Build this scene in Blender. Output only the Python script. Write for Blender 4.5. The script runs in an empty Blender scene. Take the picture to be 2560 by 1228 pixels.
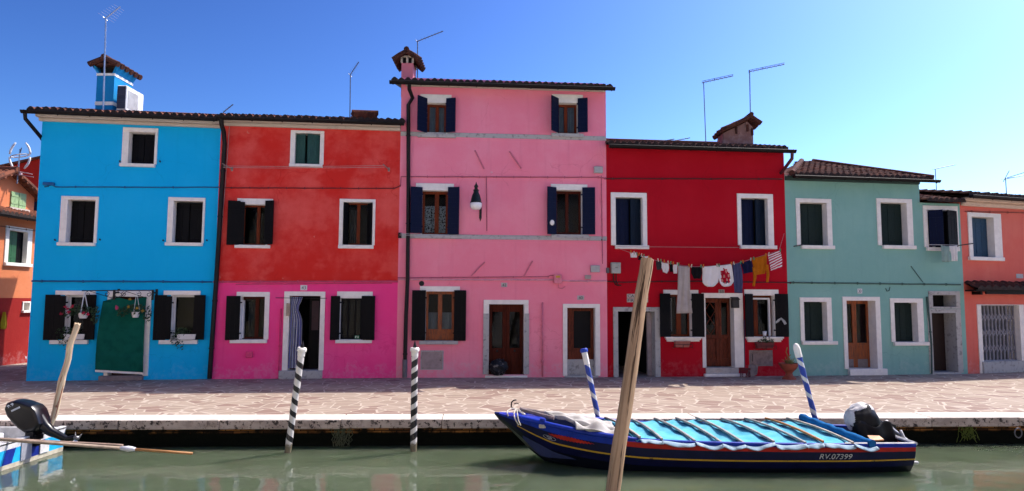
import bpy, math, random
from mathutils import Vector, Matrix
random.seed(7)
SC = bpy.context.scene
COL = SC.collection
PI = math.pi
# ------------------------------------------------------------------ camera
H = 2.16            # eye height above the pavement
F = 1700.0          # focal length in pixels of the 2560 px wide photograph
HZ = 755.0          # horizon row
RHO = 0.005         # slight roll
TH = math.atan((HZ-614.0)/F)
_fw = Vector((0, math.cos(TH), math.sin(TH))); _up = Vector((0, -math.sin(TH), math.cos(TH))); _rt = Vector((1, 0, 0))
_R = _rt*math.cos(RHO)+_up*math.sin(RHO); _U = _up*math.cos(RHO)-_rt*math.sin(RHO)
EYE = Vector((0, 0, H))
cam = bpy.data.objects.new('camera', bpy.data.cameras.new('camera')); COL.objects.link(cam)
_m = Matrix.Identity(4)
for i in range(3):
    _m[i][0] = _R[i]; _m[i][1] = _U[i]; _m[i][2] = -_fw[i]; _m[i][3] = EYE[i]
cam.matrix_world = _m
cam.data.sensor_fit = 'HORIZONTAL'; cam.data.sensor_width = 36; cam.data.lens = 36*F/2560
cam.data.clip_start = .05; cam.data.clip_end = 3000
SC.camera = cam
# ------------------------------------------------------------------ light
SUN = Vector((5.1, 2.95, 8.4)).normalized()
w = bpy.data.worlds.new("World"); SC.world = w; w.use_nodes = True
nt = w.node_tree; bg = nt.nodes['Background']
sky = nt.nodes.new('ShaderNodeTexSky'); sky.sky_type = 'NISHITA'; sky.sun_disc = False
sky.sun_elevation = math.asin(SUN.z); sky.sun_rotation = math.atan2(SUN.x, SUN.y)
sky.altitude = 0; sky.air_density = 1.0; sky.dust_density = 1.8; sky.ozone_density = 4.0
gm = nt.nodes.new('ShaderNodeGamma'); gm.inputs[1].default_value = 2.15
nt.links.new(sky.outputs[0], gm.inputs[0]); nt.links.new(gm.outputs[0], bg.inputs[0]); bg.inputs[1].default_value = 0.0185
sl = bpy.data.objects.new('sun', bpy.data.lights.new('sun', 'SUN')); COL.objects.link(sl)
sl.data.energy = 3.7; sl.data.angle = math.radians(.5); sl.data.color = (1, .93, .82)
sl.rotation_euler = SUN.to_track_quat('Z', 'Y').to_euler()
SC.view_settings.view_transform = 'Standard'; SC.view_settings.look = 'None'
SC.view_settings.gamma = 1; SC.view_settings.exposure = 0.85
SC.render.engine = 'CYCLES'
SC.cycles.max_bounces = 6; SC.cycles.diffuse_bounces = 3; SC.cycles.glossy_bounces = 3; SC.cycles.transmission_bounces = 4; SC.cycles.transparent_max_bounces = 8

# ------------------------------------------------------------------ measuring
def ray(x, y):
    dx, dy = x-1280, 614-y
    return _fw*F+_R*dx+_U*dy
def at_z(x, y, z=0.0):
    r = ray(x, y); return EYE+r*((z-H)/r.z)
def at_y(x, y, Y):
    r = ray(x, y); return EYE+r*(Y/r.y)
def at_x(x, y, X):
    r = ray(x, y); return EYE+r*(X/r.x)

# ------------------------------------------------------------------ materials
def S(r, g, b):
    f = lambda c: (c/255/12.92) if c/255 <= .04045 else ((c/255+.055)/1.055)**2.4
    return (f(r), f(g), f(b))
MATS = {}
def base_mat(name):
    m = bpy.data.materials.new(name); m.use_nodes = True
    n = m.node_tree.nodes; p = n['Principled BSDF']
    return m, n, m.node_tree.links, p
def mixcol(n, l, fac, a, b):
    x = n.new('ShaderNodeMix'); x.data_type = 'RGBA'
    for s, v in ((0, fac), (6, a), (7, b)):
        if hasattr(v, 'is_linked'): l.new(v, x.inputs[s])
        elif s == 0: x.inputs[0].default_value = v
        else: x.inputs[s].default_value = (*v, 1)
    return x.outputs[2]
def noise(n, l, co, scale, detail=4, rough=.55, vec_scale=None):
    if vec_scale:
        mp = n.new('ShaderNodeMapping'); l.new(co, mp.inputs[0]); mp.inputs['Scale'].default_value = vec_scale; co = mp.outputs[0]
    t = n.new('ShaderNodeTexNoise'); l.new(co, t.inputs['Vector']); t.inputs['Scale'].default_value = scale
    t.inputs['Detail'].default_value = detail; t.inputs['Roughness'].default_value = rough
    return t.outputs['Fac']
def ramp(n, l, fac, a, b):
    r = n.new('ShaderNodeMapRange'); l.new(fac, r.inputs[0]); r.inputs[1].default_value = a; r.inputs[2].default_value = b; r.clamp = True
    r.interpolation_type = 'SMOOTHSTEP'
    return r.outputs[0]
def math_(n, l, op, a, b=None):
    x = n.new('ShaderNodeMath'); x.operation = op
    for i, v in enumerate((a, b)):
        if v is None: continue
        if hasattr(v, 'is_linked'): l.new(v, x.inputs[i])
        else: x.inputs[i].default_value = v
    return x.outputs[0]
def bump(n, l, p, h, strength, dist=.01):
    b = n.new('ShaderNodeBump'); l.new(h, b.inputs['Height']); b.inputs['Strength'].default_value = strength; b.inputs['Distance'].default_value = dist
    l.new(b.outputs[0], p.inputs['Normal'])
def objco(n):
    return n.new('ShaderNodeTexCoord').outputs['Object']
def M(name, col, rough=.7, var=.25, scale=6, bmp=.15, bscale=60, metal=0, spec=.4, vs=None, col2=None, lo=.35, hi=.7):
    if name in MATS: return MATS[name]
    m, n, l, p = base_mat(name); co = objco(n)
    f = ramp(n, l, noise(n, l, co, scale, 5, .6, vs), lo, hi)
    c2 = col2 or tuple(c*(1-var) for c in col)
    l.new(mixcol(n, l, f, col, c2), p.inputs['Base Color'])
    p.inputs['Roughness'].default_value = rough; p.inputs['Metallic'].default_value = metal
    p.inputs['Specular IOR Level'].default_value = spec
    if bmp: bump(n, l, p, noise(n, l, co, bscale, 3, .6, vs), bmp, .01)
    MATS[name] = m; return m
def plaster(name, col, pale, dark, pale_amt=.35, patch=0, streak=.25, spots=None, bloom=.25):
    """painted render: broad washed-out areas, vertical runs, a few pale bare patches"""
    m, n, l, p = base_mat(name); co = objco(n)
    big = ramp(n, l, noise(n, l, co, .55, 7, .66), .40, .66)
    c = mixcol(n, l, math_(n, l, 'MULTIPLY', big, pale_amt), col, pale)
    run = ramp(n, l, noise(n, l, co, 1.0, 5, .6, (5.5, 5.5, .35)), .52, .8)
    c = mixcol(n, l, math_(n, l, 'MULTIPLY', run, streak), c, dark)
    grain = noise(n, l, co, 28, 5, .7)
    c = mixcol(n, l, math_(n, l, 'MULTIPLY', ramp(n, l, grain, .45, .8), .14), c, dark)
    if patch:
        pn = ramp(n, l, noise(n, l, co, .9, 4, .5, (1.0, 1.0, 1.35)), .54, .62)
        c = mixcol(n, l, math_(n, l, 'MULTIPLY', pn, patch), c, pale)
        pn2 = ramp(n, l, noise(n, l, co, 2.3, 5, .6), .66, .70)
        c = mixcol(n, l, math_(n, l, 'MULTIPLY', pn2, patch*.8), c, pale)
    if spots is not None:
        sp = ramp(n, l, noise(n, l, co, 3.1, 6, .55), .70, .715)
        c = mixcol(n, l, math_(n, l, 'MULTIPLY', sp, .7), c, spots)
    sx = n.new('ShaderNodeSeparateXYZ'); l.new(co, sx.inputs[0])
    hz = math_(n, l, 'ADD', math_(n, l, 'MULTIPLY', noise(n, l, co, 2.2, 6, .65), 1.5), math_(n, l, 'MULTIPLY', noise(n, l, co, .6, 3), .5))
    salt = math_(n, l, 'MULTIPLY', ramp(n, l, math_(n, l, 'SUBTRACT', hz, sx.outputs[2]), .60, .74), ramp(n, l, noise(n, l, co, 7, 5, .7), .40, .62))   # salt bloom along the damp foot
    c = mixcol(n, l, math_(n, l, 'MULTIPLY', salt, bloom), c, tuple(.55*v+.45*.55 for v in pale))
    cr = n.new('ShaderNodeTexVoronoi'); cr.feature = 'DISTANCE_TO_EDGE'; cr.inputs['Scale'].default_value = .8
    nz = n.new('ShaderNodeTexNoise'); l.new(co, nz.inputs['Vector']); nz.inputs['Scale'].default_value = 2.5; nz.inputs['Detail'].default_value = 5
    vm = n.new('ShaderNodeVectorMath'); vm.operation = 'MULTIPLY_ADD'; l.new(nz.outputs['Color'], vm.inputs[0]); vm.inputs[1].default_value = (.5, .5, .5); l.new(co, vm.inputs[2]); l.new(vm.outputs[0], cr.inputs['Vector'])
    crack = math_(n, l, 'MULTIPLY', math_(n, l, 'SUBTRACT', 1.0, ramp(n, l, cr.outputs['Distance'], .003, .010)), ramp(n, l, noise(n, l, co, .45, 2), .54, .60))
    c = mixcol(n, l, math_(n, l, 'MULTIPLY', crack, .45), c, dark)
    l.new(c, p.inputs['Base Color']); p.inputs['Roughness'].default_value = .88; p.inputs['Specular IOR Level'].default_value = .2
    h = math_(n, l, 'ADD', noise(n, l, co, 9, 4, .6), math_(n, l, 'MULTIPLY', grain, .5))
    bump(n, l, p, h, .35, .012)
    MATS[name] = m; return m
def glass_mat():
    m, n, l, p = base_mat('window_glass')
    tr = n.new('ShaderNodeBsdfTransparent'); tr.inputs[0].default_value = (.66, .70, .70, 1)
    gl = n.new('ShaderNodeBsdfGlossy'); gl.inputs['Roughness'].default_value = .02; gl.inputs[0].default_value = (.9, .95, 1, 1)
    fr0 = n.new('ShaderNodeFresnel'); fr0.inputs[0].default_value = 1.22; ge = n.new('ShaderNodeNewGeometry'); fr = n.new('ShaderNodeMath'); fr.operation = 'MULTIPLY'; l.new(fr0.outputs[0], fr.inputs[0]); l.new(math_(n, l, 'SUBTRACT', 1.0, ge.outputs['Backfacing']), fr.inputs[1])
    bn = n.new('ShaderNodeBump'); l.new(noise(n, l, objco(n), 3, 2), bn.inputs['Height']); bn.inputs['Strength'].default_value = .08; bn.inputs['Distance'].default_value = .02
    l.new(bn.outputs[0], gl.inputs['Normal'])
    mx = n.new('ShaderNodeMixShader'); l.new(fr.outputs[0], mx.inputs[0]); l.new(tr.outputs[0], mx.inputs[1]); l.new(gl.outputs[0], mx.inputs[2])
    l.new(mx.outputs[0], n['Material Output'].inputs[0]); MATS['glass'] = m; return m
def cloth_mat(name, col, col2=None, trans=.25):
    m, n, l, p = base_mat(name); co = objco(n)
    c = mixcol(n, l, ramp(n, l, noise(n, l, co, 5, 4), .35, .75), col, col2 or tuple(v*.8 for v in col))
    l.new(c, p.inputs['Base Color']); p.inputs['Roughness'].default_value = .95; p.inputs['Specular IOR Level'].default_value = .1
    bump(n, l, p, noise(n, l, co, 160, 2), .2, .004)
    if trans:
        t = n.new('ShaderNodeBsdfTranslucent'); l.new(c, t.inputs[0])
        mx = n.new('ShaderNodeMixShader'); mx.inputs[0].default_value = trans
        l.new(p.outputs[0], mx.inputs[1]); l.new(t.outputs[0], mx.inputs[2]); l.new(mx.outputs[0], n['Material Output'].inputs[0])
    MATS[name] = m; return m
def spiral_mat(name, ca, cb, pitch, duty=.5, hand=1, worn=0, wear_z=True, wear_col=(.2, .17, .14)):
    m, n, l, p = base_mat(name); co = objco(n)
    sx = n.new('ShaderNodeSeparateXYZ'); l.new(co, sx.inputs[0])
    a = math_(n, l, 'DIVIDE', math_(n, l, 'ARCTAN2', sx.outputs[1], sx.outputs[0]), 2*PI)
    t = math_(n, l, 'FRACT', math_(n, l, 'ADD', math_(n, l, 'SUBTRACT', math_(n, l, 'DIVIDE', sx.outputs[2], pitch*hand), a), 50.0))
    wob = math_(n, l, 'ADD', t, math_(n, l, 'MULTIPLY', math_(n, l, 'SUBTRACT', noise(n, l, co, 12, 3), .5), .12))
    f = math_(n, l, 'GREATER_THAN', wob, duty)
    c = mixcol(n, l, f, ca, cb)
    dirt = ramp(n, l, noise(n, l, co, 9, 6, .7, (1, 1, .5)), .52, .72)
    rot = math_(n, l, 'SUBTRACT', 1.0, ramp(n, l, math_(n, l, 'ADD', sx.outputs[2], math_(n, l, 'MULTIPLY', noise(n, l, co, 14, 4), .22)), 1.12, 1.22)) if wear_z else None
    c = mixcol(n, l, math_(n, l, 'MULTIPLY', dirt, .45), c, wear_col)
    if rot is not None: c = mixcol(n, l, rot, c, (.16, .13, .08))
    l.new(c, p.inputs['Base Color']); p.inputs['Roughness'].default_value = .5
    bump(n, l, p, noise(n, l, co, 30, 4), .25, .008)
    MATS[name] = m; return m

WHITE = M('white_stone_paint', (.84, .795, .73), .75, .10, 7, .2, 50)
STONE = M('worn_istrian_stone', (.42, .41, .39), .85, .45, 9, .45, 40, col2=(.2, .19, .18), lo=.5, hi=.75)
CORN = M('cornice_plaster', (.54, .47, .40), .85, .4, 5, .3, 30, col2=(.34, .28, .24), lo=.55, hi=.8)
BLK = M('black_shutter_paint', (.004, .004, .005), .6, .4, 10, .15, 60, vs=(8, 8, 1), spec=.12)
NAVY = M('navy_shutter_paint', (.003, .008, .036), .55, .35, 8, .15, 60, vs=(8, 8, 1), spec=.12)
TEALB = M('petrol_shutter_paint', (.005, .013, .028), .5, .4, 8, .15, 60, vs=(8, 8, 1), spec=.12)
DGREEN = M('dark_green_shutter_paint', (.014, .028, .025), .55, .35, 8, .15, 60, vs=(8, 8, 1), spec=.12)
TGREEN = M('teal_green_shutter_paint', (.012, .075, .06), .6, .4, 8, .15, 60, vs=(8, 8, 1))
BLUESH = M('blue_shutter_paint', (.012, .055, .11), .55, .3, 8, .15, 60, vs=(8, 8, 1))
LGREEN = M('pale_green_shutter_paint', (.28, .42, .2), .6, .25, 8, .15, 60, vs=(8, 8, 1))
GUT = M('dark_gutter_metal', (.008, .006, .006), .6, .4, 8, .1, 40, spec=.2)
PIPE = M('black_pipe_metal', (.005, .004, .006), .5, .4, 8, .1, 40, spec=.25)
IRON = M('wrought_iron', (.012, .012, .013), .5, .3, 20, .2, 80, metal=.4)
ALU = M('weathered_aluminium', (.45, .47, .52), .35, .3, 20, .05, 60, metal=.8)
ALUD = M('dull_antenna_metal', (.16, .16, .19), .45, .4, 20, .05, 60, metal=.6)
BROWN = M('varnished_brown_wood', (.17, .030, .007), .6, .5, 4, .2, 30, vs=(9, 9, 1), spec=.15)
BROWND = M('dark_brown_wood', (.075, .010, .003), .6, .5, 4, .2, 30, vs=(9, 9, 1), spec=.12)
OAK = M('orange_brown_wood', (.32, .075, .012), .6, .5, 4, .2, 30, vs=(9, 9, 1), col2=(.14, .045, .02))
OLDW = M('worn_carved_wood', (.16, .036, .017), .7, .5, 5, .4, 30, vs=(9, 9, 1), col2=(.06, .018, .010), spec=.15)
GLASS = glass_mat()
DARK = M('interior_shade_black', (.004, .0035, .0035), .9, .3, 3, 0)  # near-black colour stands in for the unlit inside of rooms and openings
GREYP = M('grey_plastic', (.42, .42, .41), .55, .15, 6, .05)
WPLAS = M('white_plastic', (.68, .68, .68), .45, .12, 6, .05)
TERRA = M('terracotta_pot_clay', (.32, .075, .04), .75, .3, 8, .3)
LEAF = M('leaf_green', (.035, .075, .022), .6, .5, 14, 0, col2=(.012, .03, .008))
LEAFY = M('leaf_yellow_green', (.20, .20, .045), .6, .5, 14, 0)
PETR = M('red_petals', (.55, .02, .06), .7, .3, 20, 0)
PETP = M('pink_petals', (.65, .06, .18), .7, .3, 20, 0)
PETY = M('yellow_petals', (.55, .32, .04), .7, .3, 20, 0)
CURT = cloth_mat('net_curtain_cloth', (.115, .12, .14), (.06, .06, .07), .4)
CURTW = cloth_mat('white_curtain_cloth', (.62, .62, .66), (.48, .5, .54), .3)
INK = M('black_ink', (.015, .015, .015), .6, .1, 6, 0)

def tile_mat(k=1.0, name='clay_roof_tile'):
    m, n, l, p = base_mat(name); co = objco(n)
    v = n.new('ShaderNodeTexVoronoi'); mp = n.new('ShaderNodeMapping'); l.new(co, mp.inputs[0]); mp.inputs['Scale'].default_value = (5.2, 2.6, .3)
    l.new(mp.outputs[0], v.inputs['Vector']); v.inputs['Scale'].default_value = 1
    sp = n.new('ShaderNodeSeparateColor'); l.new(v.outputs['Color'], sp.inputs[0])
    c = mixcol(n, l, sp.outputs[0], (.20, .072, .042), (.085, .034, .026))
    c = mixcol(n, l, math_(n, l, 'MULTIPLY', ramp(n, l, noise(n, l, co, 7, 6, .7), .5, .68), .8), c, (.045, .035, .032))
    c = mixcol(n, l, math_(n, l, 'MULTIPLY', ramp(n, l, noise(n, l, co, 13, 5, .7), .6, .7), .4), c, (.26, .19, .14))
    c = mixcol(n, l, 1-k, c, (.02, .012, .014))
    l.new(c, p.inputs['Base Color']); p.inputs['Roughness'].default_value = .9; p.inputs['Specular IOR Level'].default_value = .1
    bump(n, l, p, noise(n, l, co, 45, 5, .7), .5, .01)
    return m
TILE = tile_mat()
TILEK = tile_mat(.5, 'shaded_roof_tile')  # darker tile copy, shade from the sun behind put into the colour

# ------------------------------------------------------------------ mesh building
class MB:
    def __init__(s): s.v = []; s.f = []; s.mi = []
    def add(s, vs, fs, mi=0):
        b = len(s.v); s.v += [tuple(v) for v in vs]; s.f += [tuple(i+b for i in f) for f in fs]; s.mi += [mi]*len(fs); return s
    def box(s, x0, x1, y0, y1, z0, z1, mi=0):
        if x0 > x1: x0, x1 = x1, x0
        if y0 > y1: y0, y1 = y1, y0
        if z0 > z1: z0, z1 = z1, z0
        return s.add([(x0,y0,z0),(x1,y0,z0),(x1,y1,z0),(x0,y1,z0),(x0,y0,z1),(x1,y0,z1),(x1,y1,z1),(x0,y1,z1)],
              [(3,2,1,0),(4,5,6,7),(0,1,5,4),(1,2,6,5),(2,3,7,6),(3,0,4,7)], mi)
    def ub(s, u0, u1, d0, d1, z0, z1, mi=0):      # house coordinates: d is outwards (towards the canal)
        return s.box(u0, u1, -d1, -d0, z0, z1, mi)
    def obox(s, A, B, z0, z1, t, mi=0):           # board standing on the plan segment A-B (x, y), t thick to its right
        A = Vector(A); B = Vector(B); d = (B-A); n = Vector((d.y, -d.x)).normalized()*t
        p = [A, B, B+n, A+n]
        vs = [(q.x, q.y, z0) for q in p]+[(q.x, q.y, z1) for q in p]
        return s.add(vs, [(0,1,2,3),(7,6,5,4),(4,5,1,0),(5,6,2,1),(6,7,3,2),(7,4,0,3)], mi)
    def tube(s, pts, r, n=8, mi=0, cap=True):
        pts = [Vector(p) for p in pts]; rs = r if isinstance(r, (list, tuple)) else [r]*len(pts)
        rings = []; prev = None
        for i, p in enumerate(pts):
            a = pts[max(i-1, 0)]; b = pts[min(i+1, len(pts)-1)]; t = (b-a)
            t = t.normalized() if t.length > 1e-9 else Vector((0,0,1))
            if prev is None:
                x = t.orthogonal().normalized()
            else:
                x = (prev-t*prev.dot(t)); x = x.normalized() if x.length > 1e-6 else t.orthogonal().normalized()
            prev = x; y = t.cross(x)
            rings.append([p+(x*math.cos(2*PI*k/n)+y*math.sin(2*PI*k/n))*rs[i] for k in range(n)])
        vs = [v for R in rings for v in R]; fs = []
        for i in range(len(pts)-1):
            for k in range(n):
                k2 = (k+1) % n; fs.append((i*n+k, i*n+k2, (i+1)*n+k2, (i+1)*n+k))
        if cap:
            fs.append(tuple(reversed(range(n)))); fs.append(tuple((len(pts)-1)*n+k for k in range(n)))
        return s.add(vs, fs, mi)
    def lathe(s, prof, n=16, c=(0,0,0), mi=0, cap=True):   # prof: (r, z)
        vs = []; fs = []
        for r, z in prof:
            for k in range(n): vs.append((c[0]+r*math.cos(2*PI*k/n), c[1]+r*math.sin(2*PI*k/n), c[2]+z))
        for i in range(len(prof)-1):
            for k in range(n):
                k2 = (k+1) % n; fs.append((i*n+k, i*n+k2, (i+1)*n+k2, (i+1)*n+k))
        if cap:
            fs.append(tuple(reversed(range(n)))); fs.append(tuple((len(prof)-1)*n+k for k in range(n)))
        return s.add(vs, fs, mi)
    def grid(s, fn, nu, nv, mi=0, mif=None):
        b = len(s.v)
        for j in range(nv+1):
            for i in range(nu+1): s.v.append(tuple(fn(i/nu, j/nv)))
        for j in range(nv):
            for i in range(nu):
                a = b+j*(nu+1)+i; s.f.append((a, a+1, a+nu+2, a+nu+1)); s.mi.append(mif(i/nu, j/nv) if mif else mi)
        return s
    def leaves(s, c, r, num, size, mi=0, up=.3):
        for _ in range(num):
            while True:
                d = Vector((random.uniform(-1,1), random.uniform(-1,1), random.uniform(-1,1)))
                if d.length < 1: break
            p = Vector(c)+Vector((d.x*r[0], d.y*r[1], d.z*r[2]))
            a = Vector((random.gauss(0,1), random.gauss(0,1), random.gauss(0,1)+up)).normalized(); b = a.orthogonal().normalized()
            z = size*random.uniform(.6, 1.3); n = a.cross(b)
            s.add([p-b*z*.5, p+n*z*.28+a*z*.08, p+b*z*.6, p-n*z*.28+a*z*.08], [(0,1,2,3)], mi)
        return s
    def build(s, name, mats, parent=None, smooth=False, bevel=0, loc=None, rz=0, solid=0, angle=None):
        me = bpy.data.meshes.new(name); me.from_pydata(s.v, [], s.f)
        for m in (mats if isinstance(mats, (list, tuple)) else [mats]): me.materials.append(m)
        for p, i in zip(me.polygons, s.mi): p.material_index = i; p.use_smooth = smooth
        me.update()
        if angle and smooth:
            try: me.set_sharp_from_angle(angle=math.radians(angle))
            except Exception: pass
        o = bpy.data.objects.new(name, me); COL.objects.link(o)
        if parent is not None: o.parent = parent
        if loc is not None: o.location = loc
        if rz: o.rotation_euler.z = rz
        if bevel:
            b = o.modifiers.new('bevel', 'BEVEL'); b.width = bevel; b.segments = 1; b.limit_method = 'ANGLE'
        if solid:
            b = o.modifiers.new('solid', 'SOLIDIFY'); b.thickness = solid; b.offset = 0
        return o
def tag(o, label=None, cat=None, group=None, kind=None):
    if label: o['label'] = label
    if cat: o['category'] = cat
    if group: o['group'] = group
    if kind: o['kind'] = kind
    return o
def empty(name, loc, rz=0):
    o = bpy.data.objects.new(name, None); COL.objects.link(o); o.location = loc; o.rotation_euler.z = rz; o.empty_display_size = .2; return o
def text_mesh(name, body, height, mat, parent, loc, rot=(PI/2, 0, 0), width=None, shear=0, depth=.002):
    cu = bpy.data.curves.new(name, 'FONT'); cu.body = body; cu.size = 1; cu.align_x = 'CENTER'; cu.align_y = 'CENTER'; cu.extrude = .01; cu.shear = shear
    t = bpy.data.objects.new(name, cu); COL.objects.link(t)
    dg = bpy.context.evaluated_depsgraph_get(); dg.update()
    me = bpy.data.meshes.new_from_object(t.evaluated_get(dg)); bpy.data.objects.remove(t)
    xs = [v.co.x for v in me.vertices]; ys = [v.co.y for v in me.vertices]
    sy = height/(max(ys)-min(ys)); sx = sy if width is None else width/(max(xs)-min(xs))
    cx = (max(xs)+min(xs))/2; cy = (max(ys)+min(ys))/2
    for v in me.vertices: v.co = ((v.co.x-cx)*sx, (v.co.y-cy)*sy, v.co.z*depth/.01)
    me.materials.clear(); me.materials.append(mat)
    o = bpy.data.objects.new(name, me); COL.objects.link(o); o.parent = parent; o.location = loc; o.rotation_euler = rot
    return o

# ------------------------------------------------------------------ facade frames
class Frame:
    def __init__(s, P0, P1):
        s.P0 = Vector(P0); s.P1 = Vector(P1); d = s.P1-s.P0; d.z = 0
        s.W = d.length; s.U = d.normalized(); s.N = Vector((s.U.y, -s.U.x, 0)); s.rz = math.atan2(s.U.y, s.U.x)
        s.holes = []; s.root = None
    def uz(s, x, y, off=0):
        r = ray(x, y); t = ((s.P0+s.N*off-EYE).dot(s.N))/r.dot(s.N); p = EYE+r*t
        return (p-s.P0).dot(s.U), p.z
    def rect(s, q, off=0):
        x0, y0, x1, y1 = q; xm = (x0+x1)/2; ym = (y0+y1)/2
        return s.uz(x0, ym, off)[0], s.uz(x1, ym, off)[0], s.uz(xm, y1, off)[1], s.uz(xm, y0, off)[1]
    def world(s, u, d, z): return s.P0+s.U*u+s.N*d+Vector((0, 0, z))
    def thing(s, name, u, d, z, label, cat, group=None):
        return tag(empty(name, s.world(u, d, z), s.rz), label, cat, group)
    def one(s, mb, name, mats, u, d, z, label, cat, group=None, **k):
        return tag(mb.build(name, mats, loc=s.world(u, d, z), rz=s.rz, **k), label, cat, group)
G = lambda x, y: at_z(x, y, 0)
TILED = M('silhouette_tile_ends', (.035, .02, .016), .9, .5, 8, .3)  # eave tile ends coloured near-black, painting their backlit silhouette
# ------------------------------------------------------------------ house parts
def wall(h, u0, u1, ztop, mats, depth=6.0, ridge=None, zcut=None, holes=None, d=0, name='wall', left=True, right=True, zside=None):
    """front skin with real openings, side walls with gable, back wall; matfn: below zcut uses mats[1]"""
    holes = [q for q in (holes if holes is not None else h.holes) if q[0] < u1 and q[1] > u0]
    us = sorted({u0, u1, *[min(max(q[i], u0), u1) for q in holes for i in (0, 1)]})
    zs = sorted({0.0, ztop, *([zcut] if zcut else []), *[max(q[i], 0) for q in holes for i in (2, 3)]})
    # subdivide long spans a little so uneven plaster has something to shade on
    mb = MB()
    for i in range(len(us)-1):
        for j in range(len(zs)-1):
            um = (us[i]+us[i+1])/2; zm = (zs[j]+zs[j+1])/2
            if any(q[0] < um < q[1] and q[2] < zm < q[3] for q in holes): continue
            mb.add([(us[i], -d, zs[j]), (us[i+1], -d, zs[j]), (us[i+1], -d, zs[j+1]), (us[i], -d, zs[j+1])], [(0,1,2,3)], 1 if (zcut and zm < zcut) else 0)
    zr = ridge or ztop; zsd = zside or ztop
    for u, on in ((u0, left), (u1, right)):
        if on: mb.add([(u, -d, 0), (u, depth, 0), (u, depth, zsd), (u, depth/2, zr), (u, -d, zsd)], [(0,1,2,3,4)] if u == u1 else [(4,3,2,1,0)], 0)
    mb.add([(u0, depth, 0), (u1, depth, 0), (u1, depth, zsd), (u0, depth, zsd)], [(3,2,1,0)], 0)
    return mb.build(name, mats, h.root)
def roof(h, u0, u1, ze, slope=.31, run=3.0, ov=.38, kl=0, kr=0, back=True, name='roof', mat=None, per=.19, front=True, y0=0, uref=None):
    """barrel tile sheet, eave at d=ov, rising towards the ridge; kl / kr cut hips"""
    mb = MB(); L = run+ov; n = int(L/.33)+1; nu = int((u1-u0)/per*6); wav = [0, .04, .07, .08, .07, .04]
    jit = [[random.uniform(-.012, .014) for _ in range(nu//6+2)] for _ in range(n+1)]
    sag = [random.uniform(-.012, .012) for _ in range(nu//6+2)]
    for k in range(n):
        s0 = k*L/n; s1 = (k+1)*L/n+.03
        row = []
        for i in range(nu+1):
            u = u0+(u1-u0)*i/nu; c = i//6
            wz = wav[i % 6]
            row.append((u, (s0-ov+jit[k][c]*1.5)+y0, ze+s0*slope+wz+.03+jit[k][c]*.5+sag[c], (s1-ov)+y0, ze+s1*slope+wz*.85+sag[c]))
        for i in range(nu):
            um = (row[i][0]+row[i+1][0])/2
            if um < u0+kl*s0 or um > u1-kr*s0: continue
            a, b = row[i], row[i+1]
            mb.add([(a[0], a[1], a[2]), (b[0], b[1], b[2]), (b[0], b[3], b[4]), (a[0], a[3], a[4])], [(0,1,2,3)])
            mb.add([(a[0], a[1], a[2]-.035 if k else ze-.03), (b[0], b[1], b[2]-.035 if k else ze-.03), (b[0], b[1], b[2]), (a[0], a[1], a[2])], [(0,1,2,3)], 0 if k else 2)
    zr = ze+L*slope; e0, e1 = u0+kl*L, u1-kr*L
    # soffit boards and back slope
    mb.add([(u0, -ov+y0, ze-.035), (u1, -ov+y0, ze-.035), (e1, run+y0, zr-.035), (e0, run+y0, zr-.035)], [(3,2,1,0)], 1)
    if back:
        mb.add([(e0, run+y0, zr+.02), (e1, run+y0, zr+.02), (u1, 2*run+.3+y0, ze+.02), (u0, 2*run+.3+y0, ze+.02)], [(0,1,2,3)], 0)
    if kl: mb.add([(u0, -ov+y0, ze), (e0, run+y0, zr), (u0, 2*run+.3+y0, ze)], [(2,1,0)], 0); mb.tube([(u0, -ov+y0, ze+.05), (e0, run+y0, zr+.06)], .09, 8, 0)
    if kr: mb.add([(u1, -ov+y0, ze), (e1, run+y0, zr), (u1, 2*run+.3+y0, ze)], [(0,1,2)], 0); mb.tube([(u1, -ov+y0, ze+.05), (e1, run+y0, zr+.06)], .09, 8, 0)
    if back and not (kl or kr): mb.tube([(e0, run+y0, zr+.05), (e1, run+y0, zr+.05)], .09, 8, 0)
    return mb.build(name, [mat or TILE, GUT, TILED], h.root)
def gutter(h, u0, u1, z, d, r=.07, mat=None, parent=None):
    mb = MB()
    for k in range(8):
        a0 = PI+PI*k/8; a1 = PI+PI*(k+1)/8
        p = [(math.cos(a)*r, math.sin(a)*r) for a in (a0, a1)]
        mb.add([(u0, -d-p[0][0], z+p[0][1]), (u1, -d-p[0][0], z+p[0][1]), (u1, -d-p[1][0], z+p[1][1]), (u0, -d-p[1][0], z+p[1][1])], [(0,1,2,3)])
    for u in (u0, u1): mb.add([(u, -d-math.cos(PI+PI*k/8)*r, z+math.sin(PI+PI*k/8)*r) for k in range(9)], [tuple(range(9))])
    n = int((u1-u0)/.8)
    for k in range(n+1):
        u = u0+.1+(u1-u0-.2)*k/max(n, 1); mb.tube([(u, -d+r+.02, z+.01), (u, -d, z-r-.012), (u, -d-r-.012, z+.01)], .012, 5)
    mb.tube([(u0, -d-r, z), (u1, -d-r, z)], .011, 6)
    return mb.build('gutter', mat or GUT, parent or h.root, solid=.004)
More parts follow.
